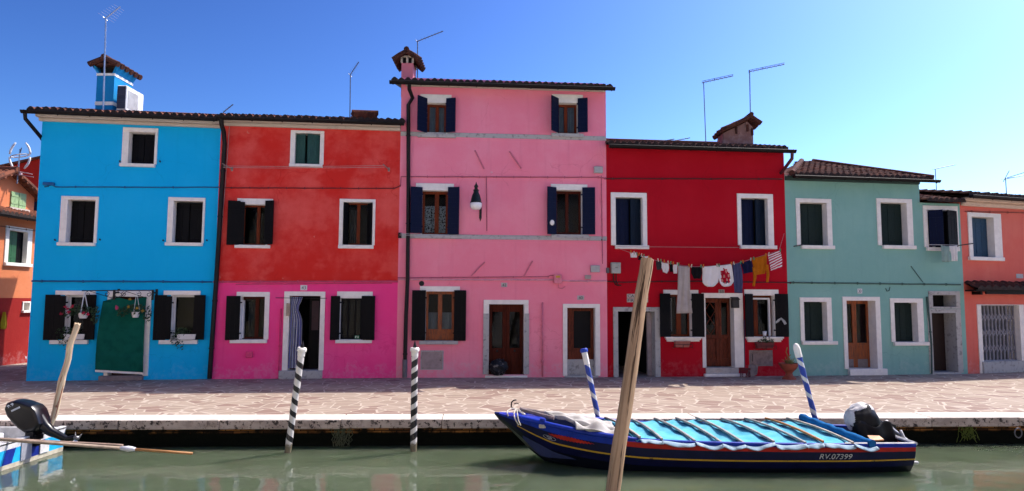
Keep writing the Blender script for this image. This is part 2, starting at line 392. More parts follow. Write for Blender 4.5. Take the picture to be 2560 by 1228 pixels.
def pipe(h, pts, r=.05, mat=None, name='downpipe', clips=True, low=None):
    """pts: (u, d, z)"""
    P = [Vector((u, -d, z)) for u, d, z in pts]; mb = MB().tube(P, r, 10)
    if clips:
        for i in range(len(P)-1):
            a, b = P[i], P[i+1]; L = (b-a).length
            for k in range(1, int(L/1.3)+1):
                q = a+(b-a)*(k*1.3/L-.15) if L else a; t = (b-a).normalized()*.02
                mb.tube([q-t, q+t], r+.012, 10)
    o = mb.build(name, mat or PIPE, h.root, smooth=True, angle=40)
    if low:
        MB().tube([P[-1]+Vector((0, -.0, low)), P[-1]], r+.012, 10).build('pipe_foot', M('grey_cast_iron', (.16, .15, .16), .6), o, smooth=True, angle=40)
    return o
def opening(h, inn, out, sill=None, lintel=None, sm=None, name='window', depth=.27, proud=.03, sillm=None, bottom=True, silld=.09, thr=False):
    u0, u1, z0, z1 = h.rect(inn); U0, U1, Z0, Z1 = h.rect(out); sm = sm or WHITE
    z0 = max(z0, 0.0); U0 = min(U0, u0-.02); U1 = max(U1, u1+.02); Z1 = max(Z1, z1+.02)
    if sill: S0, S1, SZ0, SZ1 = h.rect(sill); z0 = SZ1
    h.holes.append(((U0+u0)/2, (U1+u1)/2, max(z0-.012, 0), (z1+Z1)/2))
    mb = MB(); di = -depth
    zb = z0 if (sill or z0 < .02) else (Z0 if bottom else z0)
    mb.ub(U0, u0, di, proud, zb, z1); mb.ub(u1, U1, di, proud, zb, z1)
    if lintel:
        L0, L1, LZ0, LZ1 = h.rect(lintel); mb.ub(min(L0, U0), max(L1, U1), di, proud+.006, z1, max(LZ1, z1+.05))
    else: mb.ub(U0, U1, di, proud, z1, Z1)
    if not sill and zb < z0-.005: mb.ub(u0, u1, di, proud, zb, z0)
    o = mb.build(name, sm, h.root, bevel=.006)
    if sill:
        m2 = MB().ub(S0, S1, di, silld, SZ0, SZ1-.001); m2.ub(S0+.03, S1-.03, -.02, silld*.6, SZ0-.025, SZ0) if silld > .1 else None
        m2.build('sill', sillm or sm, o, bevel=.008)
    return o, (u0, u1, z0, z1)
def leaf(mb, A, B, z0, z1, t=.035, nb=3, battens=(.18, .82), slats=False):
    A = Vector(A); B = Vector(B)
    if slats:
        n = int((z1-z0)/.14)
        for k in range(n):
            a = z0+(z1-z0)*k/n; mb.obox(A, B, a+.006, z0+(z1-z0)*(k+1)/n-.006, t)
        D = (B-A); nn = Vector((D.y, -D.x)).normalized()*.006
        mb.obox(A+nn, B+nn, z0, z1, t-.014)
        return
    for k in range(nb):
        a = A+(B-A)*(k/nb+.012); b = A+(B-A)*((k+1)/nb-.012); mb.obox(a, b, z0, z1, t)
    D = (B-A); nn = Vector((D.y, -D.x)).normalized()
    mb.obox(A+nn*.006, B+nn*.006, z0+.004, z1-.004, t-.014)
    for f in battens:
        z = z0+(z1-z0)*f; mb.obox(A+nn*t+D*.02, B+nn*t-D*.06, z-.03, z+.03, .012)
def closed_shutters(h, w, q, mat, back=.17, aj=(0, 0), mid=.5, nb=2):
    u0, u1, z0, z1 = q; um = u0+(u1-u0)*mid
    for A, B in (((u0+.008, back), (um-.004, back-aj[0])), ((um+.004, back-aj[1]), (u1-.008, back))):
        mb = MB(); leaf(mb, A, B, z0+.012, z1-.02, .035, nb, (.14, .86)); mb.build('shutter', mat, w)
    if back >= .1:
        MB().ub(u0+.002, u1-.002, -back-.10, -back-.09, z0+.003, z1-.003).build('backing', DARK, w)
def open_shutter(h, w, q, side, mat, out=.06, nb=3, slats=False, z=None, fold=None):
    """q: px rect of the leaf as seen; side 'L' / 'R' of the opening; out = how far the free edge stands off the wall"""
    a, b, z0, z1 = h.rect(q); h0 = .045
    if side == 'L': A, B = (a, -h0-out), (b, -h0)
    else: A, B = (a, -h0), (b, -h0-out)
    mb = MB(); leaf(mb, A, B, z0, z1, .035, nb, slats=slats)
    for zz in (z0+.15*(z1-z0), z0+.85*(z1-z0)):
        uh = b if side == 'L' else a; mb.ub(uh-.03, uh+.03, 0, h0, zz-.02, zz+.02)
    return mb.build('shutter', mat, w)
def sash(h, w, q, mat, back=.16, fw=.055, mull=.07, panel=None, curtain=None, glass=True, ms=(.5,), solid_bottom=0):
    u0, u1, z0, z1 = q; mb = MB(); d1 = -back; d0 = -back-.05
    zb = z0+solid_bottom
    mb.ub(u0+.002, u0+fw, d0, d1, zb, z1-.002); mb.ub(u1-fw, u1-.002, d0, d1, zb, z1-.002)
    mb.ub(u0+fw, u1-fw, d0, d1, z1-fw*1.1, z1-.002); mb.ub(u0+fw, u1-fw, d0, d1, zb, zb+fw*1.2)
    for f in ms:
        um = u0+(u1-u0)*f; mb.ub(um-mull/2, um+mull/2, d0-.004, d1+.006, zb+fw*1.2, z1-fw*1.1)
    o = mb.build('sash', mat, w, bevel=.004)
    if solid_bottom:
        MB().ub(u0+.002, u1-.002, d0, d1-.004, z0+.002, zb).ub(u0+.08, u1-.08, d1-.004, d1+.006, z0+.05, zb-.05).build('panel', mat, w, bevel=.005)
    MB().ub(u0-.25, u1+.25, -.60, -.59, z0-.2, z1+.2).build('dark_room_sheet', DARK, w)  # dark sheet painting the room's shade behind the glass
    if glass: MB().ub(u0+fw*.5, u1-fw*.5, d0+.02, d0+.026, zb+.02, z1-.02).build('pane', GLASS, w)
    return o
def curtain(h, u0, u1, z0, z1, d, mat, label, folds=7, amp=.03, gather=0, name='curtain', group=None, top=.0):
    mb = MB(); ph = random.random()*6; um = (u0+u1)/2
    def fn(a, b):
        g = 1-gather*math.sin(b*PI*.5)
        return ((a-.5)*(u1-u0)*g, amp*math.sin(a*folds*2*PI+ph+b*.7)*(.5+.5*b)+.004*math.sin(a*55), -b*(z1-z0))
    mb.grid(fn, folds*8, 8)
    return h.one(mb, name, mat, um, d, z1, label, 'curtain', group, smooth=True)
def plate(h, q, txt, label, tw=None, col=None, name='house_number', frame=False):
    u0, u1, z0, z1 = h.rect(q); um = (u0+u1)/2; zm = (z0+z1)/2
    mb = MB().box(-(u1-u0)/2, (u1-u0)/2, -.014, -.001, -(z1-z0)/2, (z1-z0)/2)
    o = h.one(mb, name, col or WPLAS, um, 0, zm, label, 'house number' if name == 'house_number' else 'sign', bevel=.004)
    if txt: text_mesh('numerals' if name == 'house_number' else 'lettering', txt, (z1-z0)*.66, INK, o, (0, -.0145, 0), width=(u1-u0)*(tw or .62))
    return o
def wbox(h, q, dep, mat, name, label, cat, group=None, extra=None, off=0):
    u0, u1, z0, z1 = h.rect(q); hw = (u1-u0)/2; hh = (z1-z0)/2
    mb = MB().box(-hw, hw, -dep, 0, -hh, hh)
    o = h.one(mb, name, mat, (u0+u1)/2, off, (z0+z1)/2, label, cat, group, bevel=.008)
    if extra: extra(o, hw, hh, dep)
    return o
def cable(h, pts, r, mat, label, name='cable', d=.02, clips=0, sag=0, cat='cable', group=None):
    P = [Vector((*h.uz(x, y),)) for x, y in pts]; mb = MB(); b = P[0]
    line = []
    for i in range(len(P)-1):
        n = max(2, int((P[i+1]-P[i]).length/.25))
        for k in range(n+(1 if i == len(P)-2 else 0)):
            t = k/n; q = P[i].lerp(P[i+1], t); line.append(Vector((q.x-b.x, -d, q.y-b.y-sag*math.sin(t*PI)+random.uniform(-.004, .004))))
    mb.tube(line, r, 6)
    if clips:
        for q in line[1::clips]: mb.box(q.x-.012, q.x+.012, -d-r-.008, 0, q.z-r-.012, q.z+r+.012)
    return h.one(mb, name, mat, b.x, 0, b.y, label, cat, group, smooth=False)
def antenna(base, top, boom, Y, label, mat=None, n_el=9, el=.22, r=.017, extra=None, dy=0.0, boom_r=.014, name='tv_antenna', group='television antennas on the roofs'):
    B = at_y(*base, Y); T = at_y(*top, Y); a = at_y(*boom[0], Y); b = at_y(*boom[1], Y+dy)
    mat = mat or ALUD; root = tag(empty(name, B), label, 'antenna', group)
    if (T-B).length > .05:
        MB().tube([Vector((0, 0, -.3)), T-B], r, 6).build('mast', mat, root)
    mb = MB().tube([a-B, b-B], boom_r, 6); D = (b-a)
    mb.build('boom', mat, root); m2 = MB()
    sd = Vector((0, 1, .06)).normalized() if abs(D.y) < .5 else Vector((1, 0, 0))
    q0 = a-B
    for k in range(n_el):
        p = q0+D*(k+.5)/n_el; s = el*(1.2-.5*k/n_el); m2.tube([p-sd*s, p+sd*s], .0035, 4)
    m2.build('elements', mat, root)
    if extra: extra(root, a-B, D)
    return root
# ------------------------------------------------------------------ ground, quay, water
WZ = -.5
qA = at_z(0, 1052); qB = at_z(2560, 1044)
Q = Frame(qA, qB)
def pave_mat():
    m, n, l, p = base_mat('crazy_paving'); co = objco(n)
    nz = n.new('ShaderNodeTexNoise'); l.new(co, nz.inputs['Vector']); nz.inputs['Scale'].default_value = 1.2; nz.inputs['Detail'].default_value = 2
    va = n.new('ShaderNodeVectorMath'); va.operation = 'SCALE'; l.new(nz.outputs['Color'], va.inputs[0]); va.inputs['Scale'].default_value = .16
    vb = n.new('ShaderNodeVectorMath'); vb.operation = 'ADD'; l.new(co, vb.inputs[0]); l.new(va.outputs[0], vb.inputs[1])
    mp = n.new('ShaderNodeMapping'); l.new(vb.outputs[0], mp.inputs[0]); mp.inputs['Scale'].default_value = (1, 1.05, .001)
    out = []
    for feat in ('F1', 'DISTANCE_TO_EDGE'):
        v = n.new('ShaderNodeTexVoronoi'); v.feature = feat; l.new(mp.outputs[0], v.inputs['Vector']); v.inputs['Scale'].default_value = 2.5; v.inputs['Randomness'].default_value = 1; out.append(v)
    sp = n.new('ShaderNodeSeparateColor'); l.new(out[0].outputs['Color'], sp.inputs[0])
    c = mixcol(n, l, sp.outputs[0], (.25, .187, .147), (.315, .25, .198))
    c = mixcol(n, l, ramp(n, l, sp.outputs[1], .70, .78), c, (.215, .142, .115))
    c = mixcol(n, l, math_(n, l, 'MULTIPLY', ramp(n, l, noise(n, l, co, 6, 6, .65), .4, .8), .35), c, (.20, .15, .12))
    c = mixcol(n, l, math_(n, l, 'MULTIPLY', ramp(n, l, noise(n, l, co, .35, 4, .6), .45, .7), .25), c, (.25, .20, .165))
    edge = math_(n, l, 'ADD', out[1].outputs['Distance'], math_(n, l, 'MULTIPLY', math_(n, l, 'SUBTRACT', noise(n, l, co, 14, 4), .5), .05))
    j = math_(n, l, 'SUBTRACT', 1.0, ramp(n, l, edge, .024, .046))
    c = mixcol(n, l, j, c, (.41, .35, .29))
    l.new(c, p.inputs['Base Color']); p.inputs['Roughness'].default_value = .8; p.inputs['Specular IOR Level'].default_value = .25
    hh = math_(n, l, 'ADD', math_(n, l, 'MULTIPLY', ramp(n, l, edge, 0, .06), .6), noise(n, l, co, 18, 4))
    bump(n, l, p, hh, .35, .012)
    return m
PAVE = pave_mat()
mb = MB()
mb.add([tuple(Q.world(u, d, 0)) for u, d in ((-300, -.55), (300, -.55), (300, -700), (-300, -700))], [(0,1,2,3)])
tag(mb.build('pavement', PAVE), kind='structure')
mb = MB(); x = -70.0
def slab_mat():
    m, n, l, p = base_mat('quay_edge_stone'); co = objco(n)
    g = n.new('ShaderNodeNewGeometry'); sx = n.new('ShaderNodeSeparateXYZ'); l.new(g.outputs['Normal'], sx.inputs[0])
    top = mixcol(n, l, ramp(n, l, noise(n, l, co, 5, 6, .65), .4, .8), (.58, .525, .465), (.44, .39, .34))
    side = mixcol(n, l, ramp(n, l, noise(n, l, co, 3, 5, .6, (1, 1, 2)), .4, .7), (.47, .375, .325), (.32, .245, .21))
    st = ramp(n, l, noise(n, l, co, 9, 7, .75), .53, .57)
    st = math_(n, l, 'MULTIPLY', st, ramp(n, l, noise(n, l, co, .7, 3), .38, .5))
    side = mixcol(n, l, st, side, (.035, .022, .02))
    l.new(mixcol(n, l, ramp(n, l, sx.outputs[2], .4, .7), side, top), p.inputs['Base Color']); p.inputs['Roughness'].default_value = .75
    bump(n, l, p, noise(n, l, co, 14, 6, .7), .5, .012)
    return m
SLAB = slab_mat()
while x < 90:
    L = random.uniform(1.7, 3.1)
    dz = random.uniform(-.004, .004)
    mb.ub(x+.004, x+L-.004, -.58, random.uniform(-.008, .008), -.165+random.uniform(-.01, .006), .008+dz); x += L
tag(mb.build('quay_edge', SLAB, loc=Q.P0, rz=Q.rz, bevel=.014), kind='structure')
def brick_mat():
    m, n, l, p = base_mat('wet_shaded_canal_brick'); co = objco(n)
    mp = n.new('ShaderNodeMapping'); l.new(co, mp.inputs[0]); mp.inputs['Rotation'].default_value = (PI/2, 0, 0)
    b = n.new('ShaderNodeTexBrick'); l.new(mp.outputs[0], b.inputs['Vector']); b.inputs['Scale'].default_value = 1
    b.inputs['Brick Width'].default_value = .27; b.inputs['Row Height'].default_value = .075; b.inputs['Mortar Size'].default_value = .008
    b.inputs['Color1'].default_value = (.42, .18, .055, 1); b.inputs['Color2'].default_value = (.07, .028, .015, 1); b.inputs['Mortar'].default_value = (.012, .010, .008, 1); b.inputs['Bias'].default_value = .1
    c = mixcol(n, l, ramp(n, l, noise(n, l, co, 2.2, 5, .6), .46, .62), b.outputs[0], (.007, .006, .005))  # near-black patches stand for wet brick and for shade below the lip
    sx = n.new('ShaderNodeSeparateXYZ'); l.new(co, sx.inputs[0])
    low = math_(n, l, 'SUBTRACT', 1.0, ramp(n, l, math_(n, l, 'ADD', sx.outputs[2], math_(n, l, 'MULTIPLY', noise(n, l, co, 4, 4), .06)), -.25, -.20))
    c = mixcol(n, l, low, c, (.004, .005, .003))      # tide line of algae
    l.new(c, p.inputs['Base Color']); p.inputs['Roughness'].default_value = .9; p.inputs['Specular IOR Level'].default_value = .08
    bump(n, l, p, math_(n, l, 'ADD', b.outputs['Fac'], noise(n, l, co, 20, 5)), .6, .02)
    return m
tag(MB().ub(-300, 300, -.6, -.14, -3, -.16).build('canal_wall', brick_mat(), loc=Q.P0, rz=Q.rz), kind='structure')
def water_mat():
    m, n, l, p = base_mat('canal_water'); co = objco(n)
    c = mixcol(n, l, ramp(n, l, noise(n, l, co, .5, 4), .35, .7), (.070, .092, .056), (.092, .116, .072))
    l.new(c, p.inputs['Base Color']); p.inputs['Roughness'].default_value = .02; p.inputs['IOR'].default_value = 1.45; p.inputs['Specular IOR Level'].default_value = .5
    a = noise(n, l, co, 1.15, 2, .45, (1, 1.5, 1)); b = noise(n, l, co, 4.2, 2, .5, (1, 1.6, 1))
    hh = math_(n, l, 'ADD', a, math_(n, l, 'MULTIPLY', b, .16))
    p.inputs['Subsurface Weight'].default_value = 1; p.inputs['Subsurface Radius'].default_value = (1, 1.3, 1); p.inputs['Subsurface Scale'].default_value = 2.0
    bump(n, l, p, hh, .085, .12)
    return m
tag(MB().box(-300, 300, 5.2, 13.3, WZ-3, WZ).build('water', water_mat()), kind='structure')

# ------------------------------------------------------------------ the terrace
def house(name, P0, P1, label):
    h = Frame(P0, P1); h.root = tag(empty(name, h.P0, h.rz), label, 'house'); return h
# ---- blue house
A = house('blue_house', G(65, 953), G(527, 948), 'bright blue three storey house with white window frames and a green door curtain')
BLUE = plaster('blue_house_paint', (.001, .42, .80), (.01, .46, .84), (.001, .33, .66), .6, 0, .3, bloom=.12)
for inn, out, sill, aj in (((322,331,387,410), (306,320,394,410), (301,410,389,418), .02), ((168,500,237,606), (151,491,245,606), (145,607,240,615), .03), ((433,503,506,607), (419,494,512,607), (414,607,508,615), .05)):
    wdw, q = opening(A, inn, out, sill, depth=.32); closed_shutters(A, wdw, q, BLK, .24, (aj, .02))
for lin, inn, sill, ls, rs, ss in (((140,727,240,738), (164,738,214,849), (127,850,222,860), [(115,737,151,850), (151,740,165,848)], (213,737,243,849), 1),
                               ((410,727,502,738), (429,738,486,849), (399,850,495,860), [(387,738,417,850), (417,741,430,848)], (486,738,515,849), 1)):
    wdw, q = opening(A, inn, (inn[0]-3, inn[1]-3, inn[2]+3, inn[3]), sill, lin)
    for i, s in enumerate(ls): open_shutter(A, wdw, s, 'L', BLK, .03 if i == 0 else .02)
    open_shutter(A, wdw, rs, 'R', BLK, .05); sash(A, wdw, q, WPLAS, .14, .05, .04, ms=())
dr, q = opening(A, (275,742,361,940), (265,727,375,940), name='door_frame', depth=.3)
MB().ub(q[0]+.002, q[1]-.002, -.28, -.22, .13, q[3]-.002).build('door', BROWND, dr)
u0, u1, z0, z1 = A.rect((252,938,359,953)); MB().ub(u0, u1, -.28, .16, 0, .125).build('step', M('brown_step_stone', (.24, .19, .18), .85), A.root, bevel=.01)
zA = A.uz(330, 313)[1]; z_e = A.uz(330, 283, .38)[1]-.03
wall(A, 0, A.W, zA+.25, [BLUE], ridge=zA+1.15)
MB().ub(-.06, A.W, 0, .10, zA, zA+.09).ub(-.10, A.W, 0, .20, zA+.09, zA+.2).build('cornice', CORN, A.root, bevel=.02)
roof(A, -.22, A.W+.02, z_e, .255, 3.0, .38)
gutter(A, -.30, A.W+.03, z_e-.05, .46)
pipe(A, [(-.22, .44, z_e-.1), (-.22, .40, z_e-.25), (-.03, .02, z_e-.62), (-.04, -.3, z_e-.75)], .05, name='downpipe', clips=False)
for x, y in ((139,601), (251,600), (409,602), (518,602), (301,405), (401,405)):
    u, z = A.uz(x, y); MB().tube([(u, .01, z), (u, -.05, z), (u, -.05, z+.03)], .018, 6).build('shutter_catch', IRON, A.root)
# chimney of the blue house
def cloc(p): return ((p-A.P0).dot(A.U), -(p-A.P0).dot(A.N), p.z)
fl = at_y(238, 270, 19.0); fr = at_y(282, 270, 19.0)
cw = fr.x-fl.x; cb = z_e+.1; c1 = at_y(260, 186, 19.0).z; c2 = c1+.27
ch = empty('c', fl); # temporary pivot, removed below
def chim(parent, x0, y0, cw, cd, z0, z1, z2, mats, rz, zl):
    mb = MB()
    mb.box(0, cw, 0, cd, z0, z1, 0)
    for za, zb in ((z1-.04, z1+.03), (zl, zl+.10)): mb.box(-.012, cw+.012, -.012, cd+.012, za, zb, 1)
    o = mb.build('chimney', mats, parent); o.location = (x0, y0, 0); o.rotation_euler.z = rz
    f = MB(); e = .13
    for sx in (0, 1):         # flared cheeks, open towards the street
        xa = 0 if sx == 0 else cw; s = -1 if sx == 0 else 1
        f.add([(xa, 0, z1+.03), (xa, cd, z1+.03), (xa+s*e, cd+.05, z2), (xa+s*e, -.05, z2), (xa-s*.07, 0, z1+.03), (xa-s*.07, cd, z1+.03), (xa+s*(e-.07), cd+.05, z2), (xa+s*(e-.07), -.05, z2)],
              [(0,1,2,3), (7,6,5,4), (0,3,7,4), (1,5,6,2), (3,2,6,7)], 0)
    f.box(.05, cw-.05, .10, cd-.05, z1+.03, z2+.04, 2)  # dark block paints the shade in the chimney mouth
    f.build('chimney_head', mats, o)
    t = MB(); n = 5
    for s in (-1, 1):
        for k in range(n+1):
            y = -.12+(cd+.24)*k/n
            ax, bx = cw/2, cw/2+s*(cw/2+.17)
            t.tube([(ax, y, z2+.17), ((ax+bx)/2, y, z2+.08), (bx, y, z2-.02)], [.07, .075, .085], 8)
    t.box(cw/2-.3, cw/2+.3, -.08, cd+.08, z2-.03, z2+.03)
    t.tube([(cw/2, -.16, z2+.20), (cw/2, cd+.16, z2+.20)], .085, 8)
    t.build('chimney_cap', [TILEK], o)
    return o
bpy.data.objects.remove(ch)
lx = cloc(fl)
TURQ = plaster('chimney_blue_paint', (.004, .20, .46), (.02, .26, .52), (.003, .13, .35), .5, 0, .3)
chA = chim(A.root, lx[0], lx[1], cw, .92, cb-.2, c1, c2, [TURQ, WHITE, DARK], -A.rz, at_y(260, 263, 19.0).z)
# air conditioner hung on the chimney's sunny side
p0 = at_y(291, 245, 18.85)
zb = at_y(300, 276, 18.85).z; zt = at_y(300, 214, 18.85).z
ac = tag(empty('air_conditioner', (fr.x+.20, 18.80, zb)), 'white air conditioner unit with dark fins hung on the blue chimney', 'air conditioner')
hh = zt-zb; aw = (at_y(314, 245, 18.85).x-at_y(290, 245, 18.85).x)
MB().box(0, aw, .02, .92, 0, hh).build('casing', WPLAS, ac, bevel=.02)
mb = MB()
for k in range(10): mb.box(.02, aw-.02, .0, .018, .05+k*(hh-.1)/10, .05+k*(hh-.1)/10+(hh-.1)/10*.55)
mb.box(.015, aw-.015, .012, .019, .04, hh-.03, 0); mb.build('fins', M('ac_dark_fins', (.03, .03, .06), .5), ac)
mb = MB()
for k in range(14): mb.box(aw, aw+.012, .1, .62, .1+k*(hh-.2)/14, .1+k*(hh-.2)/14+.016)
mb.build('fan_grille', M('ac_grille', (.62, .62, .60), .5), ac)
MB().box(-.22, aw, .1, .16, -.05, 0).box(-.22, aw, .7, .76, -.05, 0).build('bracket', GREYP, ac)

# ---- red and magenta house
B = house('red_house', G(527, 948), G(990, 945), 'house painted brick red above and magenta below with number 43 over its door')
RED = plaster('red_house_paint', (.64, .025, .018), (.78, .12, .10), (.50, .016, .012), .75, .38, .3, (.62, .2, .16))
MAG = plaster('magenta_house_paint', (.92, .055, .26), (.92, .11, .32), (.80, .036, .21), .7, 0, .35, bloom=.3)
wdw, q = opening(B, (738,334,800,411), (726,327,810,411), (724,411,807,419), depth=.3)
u0, u1, z0, z1 = q; um = (u0+u1)/2
mb = MB(); leaf(mb, (u0+.01, .10), (um-.06, .03), z0+.01, z1-.03, .035, 2, (.14, .86)); mb.build('shutter', TGREEN, wdw)
mb = MB(); leaf(mb, (um-.0, -.06), (u1-.01, .10), z0+.01, z1-.03, .035, 3, (.14, .86)); mb.build('shutter', TGREEN, wdw)
MB().ub(u0+.002, u1-.002, -.29, -.28, z0, z1).build('backing', DARK, wdw)
def redwin(inn, out, sill, lin, ls, rs, mat=BROWN, mull=.09, **k):
    wdw, q = opening(B, inn, out, sill, lin)
    for s, o_ in ls: open_shutter(B, wdw, s, 'L', BLK, o_)
    for s, o_ in rs: open_shutter(B, wdw, s, 'R', BLK, o_)
    sash(B, wdw, q, mat, .15, .045, mull, **k); return wdw, q
wdw, q = redwin((604,512,666,612), (600,508,670,612), (588,613,676,621), (594,497,683,508), [((571,503,601,613), .05), ((601,506,612,612), .02)], [((664,503,687,612), .10)], ms=(.62,))
curtain(B, q[0]+.3, q[0]+.5, q[2]+.05, q[3]-.2, -.26, CURT, 'grey net curtain behind the left upper window of the red house', 4)
curtain(B, q[0]+.55, q[1]-.05, q[2]+.05, q[3]-.2, -.26, CURT, 'narrow net curtain beside the brown mullion, left upper window of the red house', 3)
wdw, q = opening(B, (858,506,931,612), (848,498,938,612), (846,613,934,622))
u0, u1, z0, z1 = q
for A_, B_ in (((u0+.01, -.05), (u0+.10, .12)), ((u1-.13, .12), (u1-.01, -.05))):
    mb = MB(); leaf(mb, A_, B_, z0+.02, z1-.02, .035, 2); mb.build('shutter', BLK, wdw)
sash(B, wdw, q, BROWN, .15, .045, .09)
curtain(B, q[0]+.16, q[0]+.40, q[2]+.05, q[3]-.2, -.26, CURT, 'grey net curtain behind the right upper window of the red house', 4)
wdw, q = opening(B, (602,742,661,848), (590,730,673,848), (576,849,668,858), depth=.3)
open_shutter(B, wdw, (567,740,601,850), 'L', BLK, .04); u0, u1, z0, z1 = q
sash(B, wdw, q, BROWND, .2, .05, .10, ms=(.6,))
MB().ub(u0+.002, u0+.05, -.21, -.10, z0+.03, z1-.1).build('frame_edge', WPLAS, wdw)
curtain(B, u0+.12, u0+.38, z0+.05, z1-.15, -.3, CURT, 'dim net curtain in the ground floor window left of door 43', 4)
wdw, q = redwin((850,746,904,848), (847,742,908,848), (839,849,930,858), (843,729,932,740), [((827,740,850,850), .03)], [((904,740,938,850), .05)], BLK, .05, ms=(.33, .67))
u0, u1, z0, z1 = q; mb = MB()
for k in range(18): mb.ub(u0+.05, u1-.05, -.28, -.262, z0+.12+k*.05, z0+.135+k*.05)
mb.build('blind', M('dark_blind', (.03, .035, .035), .6), wdw)
wbox(B, (886,839,898,847), .02, M('green_sign_plastic', (.01, .22, .10), .4), 'safety_sign', 'small green emergency sign at the sill of the window right of door 43', 'sign', off=-.06,
     extra=lambda o, hw, hh, d: MB().box(-.045, -.025, -d-.004, -d, -.03, .03).box(.02, .04, -d-.004, -d, -.03, .03).box(-.045, -.005, -d-.004, -d, .018, .03).build('symbol', WHITE, o))
dr, q = opening(B, (722,740,799,926), (708,729,811,926), name='door_frame', depth=.32)
u0, u1, z0, z1 = q; u0s, u1s, zs0, zs1 = B.rect((698,926,806,948))
MB().ub(u0s, u1s, -.4, .1, 0, zs1).build('step', STONE, B.root, bevel=.012)
MB().ub(u0, u1, -1.25, -1.2, zs1, z1).build('dark_hall_sheet', DARK, dr)  # near-black sheet painting the shade inside the open door
MB().ub(u0+.48, u1-.05, -.40, -.36, zs1+.02, z1-.01).build('door', BLK, dr)
MB().ub(u0+.55, u1-.10, -.358, -.35, z0+1.1, z1-.14).build('inner_panel', M('maroon_panel', (.035, .010, .016), .6), dr)
mb = MB()
def cfn(a, b):
    wv = .34*(1-.35*math.exp(-((b-.16)/.10)**2))+.05*b
    return (.0+a*wv-.05*b, .05*math.sin(a*4.5*2*PI+.5)*(.55+.6*b)+.01*math.sin(b*9+a*20), -b*1.98)
mb.grid(cfn, 54, 16, mif=lambda a, b: 1 if (a*5.5) % 1 < .40 else 0)
B.one(mb, 'door_curtain', [cloth_mat('lilac_stripe_cloth', (.22, .22, .46), (.15, .15, .36)), cloth_mat('white_stripe_cloth', (.62, .62, .64))], u0+.02, -.02, z1-.03, 'lilac and white striped curtain gathered at the left of open door 43', 'curtain', smooth=True)
mb = MB(); r0 = B.uz(690, 745); r1 = B.uz(818, 746); mb.tube([(0, 0, 0), (r1[0]-r0[0], 0, r1[1]-r0[1])], .008, 6)
B.one(mb, 'curtain_rail', IRON, r0[0], .035, r0[1], 'thin dark curtain rail across the top of door 43', 'rail')
wbox(B, (718,758,727,790), .10, M('tan_letterbox', (.40, .30, .22), .6), 'letterbox', 'small tan letterbox on the left jamb of door 43', 'letterbox', off=.03)
plate(B, (751,713,768,726), '43', 'white number plate reading 43 above the striped curtain door')
wbox(B, (616,879,633,894), .07, M('magenta_box', (.80, .055, .20), .7), 'junction_box', 'magenta junction box low on the wall left of door 43', 'junction box')
zB = B.uz(770, 322)[1]; zcut = B.uz(760, 704)[1]; zeB = B.uz(770, 296, .38)[1]-.02
wall(B, 0, B.W, zB+.3, [RED, MAG], ridge=zB+1.15, zcut=zcut)
MB().ub(0, B.W+.0, 0, .10, zB, zB+.10).ub(0, B.W, 0, .20, zB+.10, zB+.22).build('cornice', CORN, B.root, bevel=.02)
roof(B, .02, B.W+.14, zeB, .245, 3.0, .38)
gutter(B, .05, B.W+.12, zeB-.05, .46)
u, zc = B.uz(551, 306, .44)
uu, _ = B.uz(556, 345, .07); ub, _ = B.uz(527, 940, .07)
pipe(B, [(.14, .46, zeB-.1), (.14, .42, zeB-.24), (.17, .30, zeB-.42), (.14, .09, zeB-.72), (.07, .08, 3.0), (-.01, .08, .02)], .062)
pp = B.uz(703, 772); pq = B.uz(698, 928)
pipe(B, [(pp[0], .025, pp[1]), (pq[0], .025, pq[1])], .022, M('magenta_pipe', (.70, .04, .16), .7), 'conduit')
# brick flue top behind the red roof
fb = at_y(912, 292, 21.0); hw = (at_y(945, 285, 21).x-at_y(880, 285, 21).x)/2
fl = empty('x', (0,0,0)); bpy.data.objects.remove(fl)
lx = (fb-B.P0); ch = MB().box(-hw, hw, -.2, .3, -1.3, .12).build('chimney', M('orange_brick_flue', (.36, .11, .05), .85, .4, 9, .4), B.root); ch.location = (lx.dot(B.U), -lx.dot(B.N), fb.z-.17)
t = MB()
for k in range(6): x = -hw+.1+k*(2*hw-.2)/5; t.tube([(x, -.32, .16), (x, .1, .26)], .085, 8)
t.tube([(-hw, .06, .32), (hw, .06, .32)], .08, 8); t.build('chimney_cap', TILE, ch)

# ---- pink house
C = house('pink_house', G(990, 945), G(1519, 943), 'tall pink three storey house with navy shutters and doors 42 and 40')
PINK = plaster('pink_house_paint', (.88, .235, .325), (.90, .31, .40), (.72, .18, .255), .75, .12, .45, (.66, .46, .46), bloom=.45)
def pinkwin(inn, sill, lin, l, r, lo, ro, name, slats=True, **k):
    wdw, q = opening(C, inn, (inn[0]-3, inn[1]-4, inn[2]+3, inn[3]), sill, lin, sillm=STONE, depth=.3)
    open_shutter(C, wdw, l, 'L', NAVY if slats else BLK, lo, slats=slats); open_shutter(C, wdw, r, 'R', NAVY if slats else BLK, ro, slats=slats)
    return wdw, q
wdw, q = pinkwin((1067,258,1116,335), (1044,336,1140,345), (1051,237,1129,248), (1045,247,1066,333), (1116,248,1139,333), .30, .10, '3L')
sash(C, wdw, q, BROWN, .17, .07, .10, ms=(.52,)); curtain(C, q[0]+.03, q[1]-.03, q[2]+.03, q[3]-.04, -.26, CURTW, 'plain white curtain in the left top floor window of the pink house', 6, .012)
wdw, q = pinkwin((1394,258,1444,335), (1378,335,1458,344), (1380,237,1457,248), (1374,247,1394,333), (1444,248,1467,333), .30, .10, '3R')
